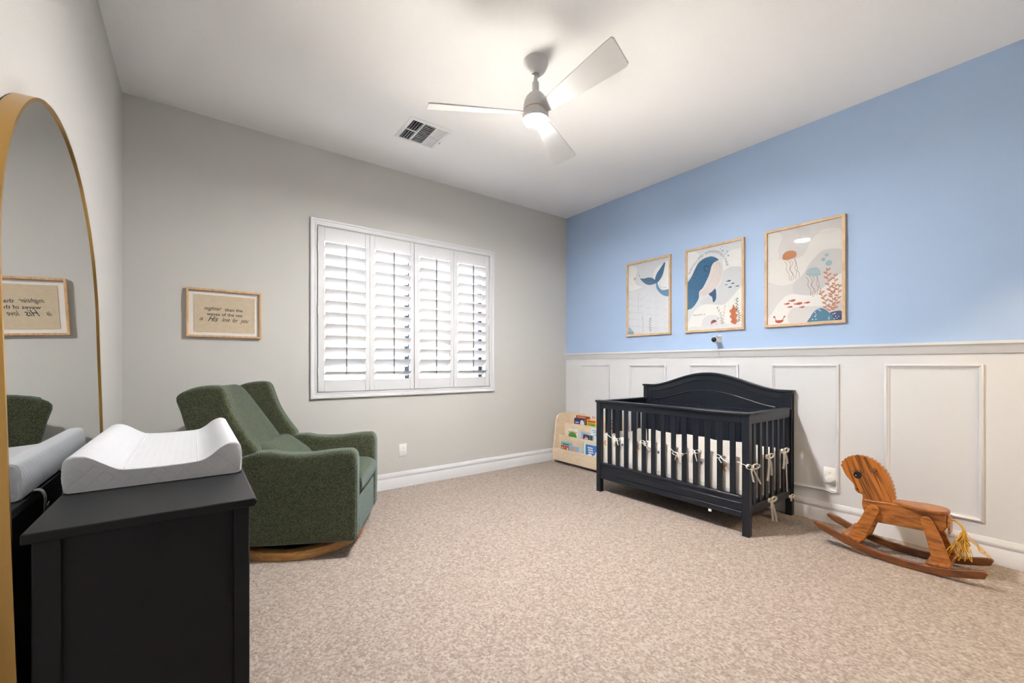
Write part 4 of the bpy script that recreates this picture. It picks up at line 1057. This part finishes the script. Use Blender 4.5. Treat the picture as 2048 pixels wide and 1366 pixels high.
def monitor():
    t = thing('baby_monitor', 'white baby monitor camera on a wall bracket below the whale poster', 'camera', (XR, 1.965, 1.41)); O = Vector(t.location)
    MB(O).box(XR - .006, XR, 1.935, 1.965, 1.385, 1.450).build('wall_plate', PLW, t, bev=.002)
    MB(O).box(3.700, XR - .006, 1.938, 1.958, 1.428, 1.436).build('bracket_arm', PLW, t, bev=.002)
    M = Matrix.Translation((3.722 - O.x, 1.955 - O.y, 1.405 - O.z)) @ Matrix.Rotation(math.radians(20), 4, 'Z')
    MB().ell((0, 0, 0), (.040, .026, .026), 24, 14, M=M).build('body', PLW, t)
    MB().lathe([(.021, 0), (.021, .010), (.017, .014), (.006, .016)], (0, 0, 0), 24, M=M @ Matrix.Translation((-.033, 0, 0)) @ Matrix.Rotation(-math.pi / 2, 4, 'Y')).build('lens', mat('black_lens', (18, 22, 32), .15), t)
    for dy in (.010, -.018): MB().ell((.018, dy, -.022), (.004, .004, .004), 8, 6, M=M).build('sensor', mat('black_lens', (18, 22, 32), .15), t)
    MB(O).tube(catmull([(3.735, 1.955, 1.382), (3.765, 1.952, 1.35), (3.770, 1.945, 1.28), (3.790, 1.935, 1.18), (3.797, 1.93, 1.05), (3.799, 1.93, .90)], False, 8), .0018, 6).build('cord', PLW, t)
monitor()
# ------------------------------------------------------------------ bookshelf and books
BIRCH = wood('pale_birch_ply', (236, 218, 192), (228, 206, 178), (2.5, 2.5, 10), 5, .5)
def bookshelf():
    t = thing('book_display_shelf', 'pale birch three-tier book display shelf in the corner behind the crib', 'bookshelf', (3.64, 3.39, 0)); O = Vector(t.location)
    side = [(3.520, .0), (3.782, .0), (3.782, .590), (3.660, .592), (3.610, .582), (3.575, .556), (3.556, .515), (3.530, .320), (3.500, .080), (3.496, .045), (3.503, .015)]
    for y in (2.930, 3.843): MB(O).prism(side, y, y + .018, 'y').build('side_panel', BIRCH, t, bev=.004)
    y0, y1 = 2.948, 3.843
    MB(O).box(3.770, 3.780, y0, y1, .03, .588).build('back_panel', BIRCH, t)
    for x, za, zb in ((3.512, .030, .176), (3.602, .060, .322), (3.692, .200, .468)):
        MB(O).box(x, x + .012, y0, y1, za, zb).build('front_board', BIRCH, t, bev=.002)
    for xa, xb, z in ((3.524, 3.602, .060), (3.614, 3.692, .200), (3.704, 3.770, .350)):
        MB(O).box(xa, xb, y0, y1, z - .012, z).build('tray', BIRCH, t)
bookshelf()
PAGE = mat('book_pages', (235, 230, 220), .8, var=.06, vscale=300, stretch=(1, 0, 0))
def book(label, yl, yr, zb, ht, xf, col, th=.014, prints=(), lean=.0):
    """upright book facing the room: yl/yr its left and right edges, xf the cover plane"""
    w = yl - yr
    o = MB()
    o.box(0, .002, -w / 2, w / 2, 0, ht).box(th - .002, th, -w / 2, w / 2, 0, ht).box(.002, th - .002, w / 2 - .002, w / 2, 0, ht)
    o = o.build('picture_book', flat(col, .35)); o.location = (xf, (yl + yr) / 2, zb); o.rotation_euler = (0, lean, 0)
    tag(o, label, 'book', 'picture books on the display shelf')
    MB().box(.002, th - .002, -w / 2 + .003, w / 2 - .002, .003, ht - .003).build('pages', PAGE, o)
    if prints:
        b = MB(); cols = []; L = 0
        for p in prints:
            L += 1
            if p[1] not in cols: cols.append(p[1])
            b.mi = cols.index(p[1]); d = -.0003 - .0002 * L
            if p[0] == 'box':
                a0, a1, b0, b1 = p[2]; q = [(d, w / 2 - a0 * w, b0 * ht), (d, w / 2 - a0 * w, b1 * ht), (d, w / 2 - a1 * w, b1 * ht), (d, w / 2 - a1 * w, b0 * ht)]
                b.add(q, [(0, 1, 2, 3)])
            elif p[0] == 'oval':
                a, c, rx, rz = p[2]; b.add([(d, w / 2 - (a + rx * math.cos(-2 * math.pi * i / 18)) * w, (c + rz * math.sin(-2 * math.pi * i / 18)) * ht) for i in range(18)], [tuple(range(18))])
            elif p[0] == 'text':
                a, c, s, txt = p[2]; vs, fs = glyph_mesh(txt, 0, .015); b.add([(d, w / 2 - a * w - v[0] * s, c * ht + v[1] * s) for v in vs], fs)
        b.build('cover_print', [flat(c) for c in cols], o)
    return o
W_, CR = (244, 244, 242), (246, 226, 180)
lb = -.06
# top tier
book('navy picture book with a white moon on the top shelf tier', 3.694, 3.521, .350, .186, 3.712, (44, 52, 110), prints=[('oval', (228, 226, 220), (.76, .68, .2, .24)), ('box', (190, 195, 225), (.12, .44, .70, .78)), ('box', (190, 195, 225), (.12, .5, .56, .63))])
book('dark red picture book standing behind the navy moon book', 3.690, 3.467, .350, .215, 3.740, (168, 66, 38), prints=[('box', (225, 170, 120), (.1, .7, .9, .96))])
book('yellow and green patterned picture book with a red title band', 3.486, 3.345, .350, .188, 3.712, (238, 200, 40), .016, prints=[('box', (222, 60, 40), (.06, .94, .84, .95)), ('box', (110, 185, 70), (.08, .92, .1, .80)), ('oval', (236, 120, 60), (.3, .62, .14, .1)), ('oval', (90, 160, 60), (.68, .6, .14, .12)), ('oval', (240, 210, 70), (.34, .45, .12, .08))])
book('pale grey alphabet book with colourful ABC lettering', 3.462, 3.313, .350, .250, 3.744, (214, 220, 232), prints=[('text', (222, 80, 60), (.18, .80, .045, 'A')), ('text', (240, 150, 50), (.40, .80, .045, 'B')), ('text', (150, 190, 90), (.62, .80, .045, 'C')), ('box', (170, 185, 215), (.1, .9, .66, .74))])
book('bright yellow picture book with a red spine edge beside the crib post', 3.335, 3.250, .350, .180, 3.712, (244, 200, 40), .016, prints=[('box', (190, 50, 40), (.0, .2, .0, 1)), ('oval', (60, 50, 40), (.7, .6, .16, .12))])
book('royal blue picture book standing behind the crib slats', 3.200, 3.055, .350, .215, 3.735, (60, 92, 190), prints=[('box', (240, 180, 60), (.0, 1, .60, .78)), ('box', (220, 225, 240), (.15, .6, .85, .93))])
# middle tier
book('white picture book with a large green hill on the middle shelf tier', 3.711, 3.545, .200, .218, 3.622, W_, .016, prints=[('oval', (72, 138, 66), (.48, .60, .40, .22)), ('box', (214, 170, 60), (.08, .9, .80, .85)), ('oval', (230, 190, 80), (.5, .9, .07, .03))])
book('slim white picture book leaning behind the green hill book', 3.545, 3.520, .200, .206, 3.632, (226, 226, 222), .02)
book('pale blue picture book standing behind the small navy book', 3.520, 3.385, .200, .200, 3.642, (192, 206, 228), prints=[('box', (160, 180, 210), (.1, .8, .86, .94))])
book('small navy picture book with a red and white figure', 3.463, 3.362, .200, .172, 3.624, (40, 58, 96), prints=[('oval', (205, 80, 60), (.5, .86, .2, .07)), ('oval', (232, 215, 205), (.5, .74, .3, .08)), ('oval', (176, 110, 90), (.5, .68, .34, .05))])
book('dark teal picture book beside the small navy book', 3.358, 3.318, .200, .172, 3.626, (44, 84, 96), .016)
book('large white picture book with pale blue lettering lines and a yellow sun', 3.361, 3.200, .200, .262, 3.648, (226, 236, 242), prints=[('box', (140, 175, 200), (.12, .5, .86, .90)), ('box', (140, 175, 200), (.18, .6, .78, .82)), ('box', (140, 175, 200), (.3, .52, .68, .72)), ('oval', (238, 208, 120), (.7, .84, .16, .07)), ('oval', (236, 222, 170), (.78, .62, .18, .1))])
# bottom tier
book('aqua picture book standing at the back of the lowest shelf tier', 3.761, 3.600, .060, .200, 3.556, (142, 202, 208), prints=[('box', (60, 120, 130), (.15, .85, .82, .90))])
book('small cream picture book with a red border and brown bears', 3.738, 3.606, .060, .158, 3.530, (190, 62, 40), prints=[('box', CR, (.1, .92, .1, .90)), ('oval', (176, 110, 60), (.34, .80, .14, .1)), ('oval', (150, 90, 50), (.64, .80, .16, .1))])
book('light blue picture book with an orange sun', 3.588, 3.440, .060, .172, 3.530, (160, 190, 226), .016, prints=[('oval', (240, 160, 60), (.56, .80, .13, .10)), ('box', (200, 160, 190), (.15, .6, .90, .95))])
book('thick white board book between the sun book and the big blue book', 3.438, 3.408, .060, .170, 3.530, (224, 218, 210), .04)
book('tall white picture book standing behind the big blue bunny book', 3.400, 3.160, .060, .238, 3.556, (222, 230, 226), .02, prints=[('box', (150, 205, 190), (.0, .06, .0, 1))])
book('big blue picture book with white lettering lines and a white bunny', 3.335, 3.110, .060, .226, 3.530, (62, 118, 196), .016, prints=[('box', (228, 234, 244), (.14, .48, .84, .90)), ('box', (228, 234, 244), (.16, .5, .73, .79)), ('box', (228, 234, 244), (.18, .52, .62, .68)), ('oval', (240, 240, 240), (.70, .62, .07, .10)), ('oval', (240, 240, 240), (.62, .50, .09, .07)), ('oval', (236, 238, 242), (.3, .52, .13, .07))])

# ------------------------------------------------------------------ rocking horse
HW = wood('honey_pine_boards', (176, 108, 42), (124, 70, 24), (9, 1.6, 9), 7, .35, .25, 1.2)
HH = wood('striped_pine_head', (186, 112, 40), (104, 56, 18), (11, .55, 3), 5.5, .33, .3, 1.5, slant=((0, .93, -.36), (0, .36, .93), (1, 0, 0)))
HR = wood('dark_stained_rocker', (126, 72, 30), (84, 44, 17), (6, 1.2, 6), 8, .32, .3)
HP = wood('amber_pine_platform', (168, 100, 38), (112, 62, 24), (2, 9, 9), 7, .4, .2)
def horse():
    t = thing('rocking_horse', 'wooden rocking horse with painted eye and frayed rope tail by the wainscot', 'rocking horse', (3.45, .66, 0)); O = Vector(t.location)
    CX = 3.45
    BK = flat((22, 18, 16), .4)
    def rock(y): return .56 * (y - .615) ** 2
    ys = [.272 + (1.066 - .272) * i / 30 for i in range(31)]
    def edge(off, tr0, tr1):
        out = []
        for y in ys:
            if y < ys[0] + tr0 or y > ys[-1] - tr1: continue
            s = 1.12 * (y - .615); n = math.hypot(1, s); out.append((y - s / n * off, rock(y) + off / n))
        return out
    prof = edge(0, .004, .012) + [(1.067, .124), (1.066, .134), (1.058, .141)] + edge(.042, .030, .03)[::-1] + [(.300, .098), (.286, .088)]
    for x in (3.312, 3.560): MB(O).prism(prof, x, x + .028, 'x').build('rocker', HR, t, bev=.005, seg=3)
    # cross platforms
    for yc, wy in ((.468, .100), (.880, .100)):
        s = 1.12 * (yc - .615); a = math.atan(s)
        M = Matrix.Translation((0, yc - O.y - .045 * math.sin(a), rock(yc) + .0405 + .010)) @ Matrix.Rotation(a, 4, 'X')
        MB().box(3.314 - CX, 3.586 - CX, -wy / 2, wy / 2, -.010, .010, M=M).build('platform', HP, t, bev=.004)
    # body block, legs, seat
    body = [(.832, .326), (.672, .337), (.455, .327), (.449, .262), (.462, .236), (.490, .222), (.560, .213), (.752, .199), (.790, .212), (.822, .246), (.834, .290)]
    MB(O).prism(body, CX - .042, CX + .042, 'x').build('body', HW, t, bev=.006, seg=3)
    def leg(poly, s):
        def fn(q): return (CX + s * (.043 + (q[0])) + s * max(0, (.30 - q[2])) * .13, q[1], q[2])
        P = poly if s > 0 else poly
        MB(O).prism(P, 0 if s > 0 else 0, .021, 'x', fn=fn).build('leg', HW, t, bev=.004)
    fl = [(.813, .070), (.888, .098), (.838, .200), (.803, .288), (.792, .302), (.772, .308), (.752, .300), (.742, .280), (.776, .180)]
    rl = [(.424, .062), (.503, .062), (.530, .180), (.558, .278), (.554, .296), (.538, .306), (.520, .304), (.508, .290), (.470, .200)]
    for s in (-1, 1): leg(fl, s); leg(rl, s)
    st = []
    for i in range(25):
        u = i / 24; y = .688 - u * .245; hw = .030 + .046 * min(1, u / .55) ** .8
        if u > .72: hw *= math.sqrt(max(0, 1 - ((u - .72) / .285) ** 2))
        st.append((y, hw))
    pts = [(CX - w, y) for y, w in st] + [(CX + w, y) for y, w in st[::-1]]
    MB(O).prism(pts, .330, .350, 'z').build('seat', HW, t, bev=.005, seg=3)
    MB(O).prism([(CX - .035, .225), (CX + .035, .225), (CX + .042, .26), (CX + .042, .30), (CX + .03, .322), (CX - .03, .322), (CX - .042, .30), (CX - .042, .26)], .438, .4485, 'y').build('rump_board', HW, t, bev=.002)
    # head: smooth face, scalloped mane
    face = [(.837, .316), (.836, .345), (.850, .353), (.866, .360), (.876, .376), (.879, .398), (.890, .416), (.908, .436), (.924, .458), (.936, .482), (.944, .505)]
    mane = catmull([(.944, .505), (.942, .533), (.928, .556), (.902, .578), (.862, .593), (.820, .590), (.785, .577), (.752, .551), (.725, .518), (.706, .479), (.692, .433), (.684, .386), (.680, .330)], False, 16)
    D = [0]
    for i in range(1, len(mane)): D.append(D[-1] + math.hypot(mane[i][0] - mane[i - 1][0], mane[i][1] - mane[i - 1][1]))
    N = 21; sc = []
    for i, (y, z) in enumerate(mane):
        j = min(i + 1, len(mane) - 1); k = max(i - 1, 0); dy, dz = mane[j][0] - mane[k][0], mane[j][1] - mane[k][1]; l = math.hypot(dy, dz)
        b_ = abs(math.sin(math.pi * D[i] / D[-1] * N)); sc.append((y + dz / l * .0065 * b_, z - dy / l * .0065 * b_))
    MB(O).prism(catmull(face, False, 4)[:-1] + sc + [(.680, .300), (.837, .300)], CX - .017, CX + .017, 'x').build('head', HH, t, bev=.003, seg=2)
    hx = CX - .0178
    def spot(parent, c, ry, rz, m, d=0.0, name='eye'):
        vs = [(hx - d, c[0] + ry * math.cos(2 * math.pi * i / 24), c[1] + rz * math.sin(2 * math.pi * i / 24)) for i in range(24)]
        return MB(O).add(vs, [tuple(range(23, -1, -1))]).build(name, m, parent)
    ey = spot(t, (.861, .470), .0220, .0235, BK)
    WH = flat((240, 240, 236)); MB(O).add([(hx - .0006, .874, .465), (hx - .0006, .869, .460), (hx - .0006, .866, .466), (hx - .0006, .870, .466)], [(0, 1, 2, 3)]).build('eye_glint', WH, ey)
    for k in range(5):
        a = math.radians(38 + 26 * k); p, q = (.861 + .0265 * math.cos(a), .470 + .028 * math.sin(a)), (.861 + .034 * math.cos(a), .470 + .036 * math.sin(a))
        MB(O).tube([(hx, p[0], p[1]), (hx, q[0], q[1])], .0020, 6).build('eyelash', BK, ey)
    spot(t, (.862, .377), .0055, .0060, BK, 0, 'nostril')
    MB(O).tube([(hx, *p) for p in catmull([(.846, .357), (.838, .363), (.832, .366), (.826, .370)], False, 4)], .0011, 6).build('mouth', BK, t)
    MB(O).tube([(hx, *p) for p in catmull([(.838, .358), (.832, .362), (.829, .370)], False, 4)], .0010, 6).build('mouth', BK, t)
    M = Matrix.Translation((0, .775 - O.y, .520)) @ Matrix.Rotation(math.pi / 2, 4, 'Y')
    MB().lathe([(.010, -.072), (.0125, -.067), (.0125, .067), (.010, .072)], (0, 0, 0), 16, M=M).build('handle_peg', HR, t)
    # frayed rope tail
    ROPE = mat('golden_rope', (214, 164, 62), .85)
    cord = catmull([(CX, .448, .297), (CX, .425, .299), (CX - .004, .405, .285), (CX - .006, .392, .262), (CX - .006, .385, .235)], False, 8)
    tl = MB(O); tl.tube(cord, .0055, 8, scale=[1 + .12 * math.sin(i * 1.9) for i in range(len(cord))]); tl = tl.build('tail_rope', ROPE, t)
    fr = MB(O); rn = random.Random(11)
    for k in range(54):
        p = Vector((CX - .006 + rn.uniform(-.005, .005), .387 + rn.uniform(-.005, .008), .240 + rn.uniform(-.01, .02)))
        d = Vector((rn.uniform(-.045, .03), rn.uniform(-.035, .065), 0)); pts = [p]; n = rn.randint(6, 9); L = rn.uniform(.10, .155)
        if k > 48: d = Vector((0, -.09, 0)); L = .10
        for i in range(1, n):
            s = i / (n - 1)
            pts.append(p + d * s + Vector((rn.uniform(-.008, .008), rn.uniform(-.008, .008), -L * s + rn.uniform(-.005, .005))))
        fr.tube(catmull([tuple(q) for q in pts], False, 3), rn.uniform(.0012, .0022), 5)
    f_ = fr.build('tail_strands', ROPE, tl); f_['kind'] = 'stuff'
horse()
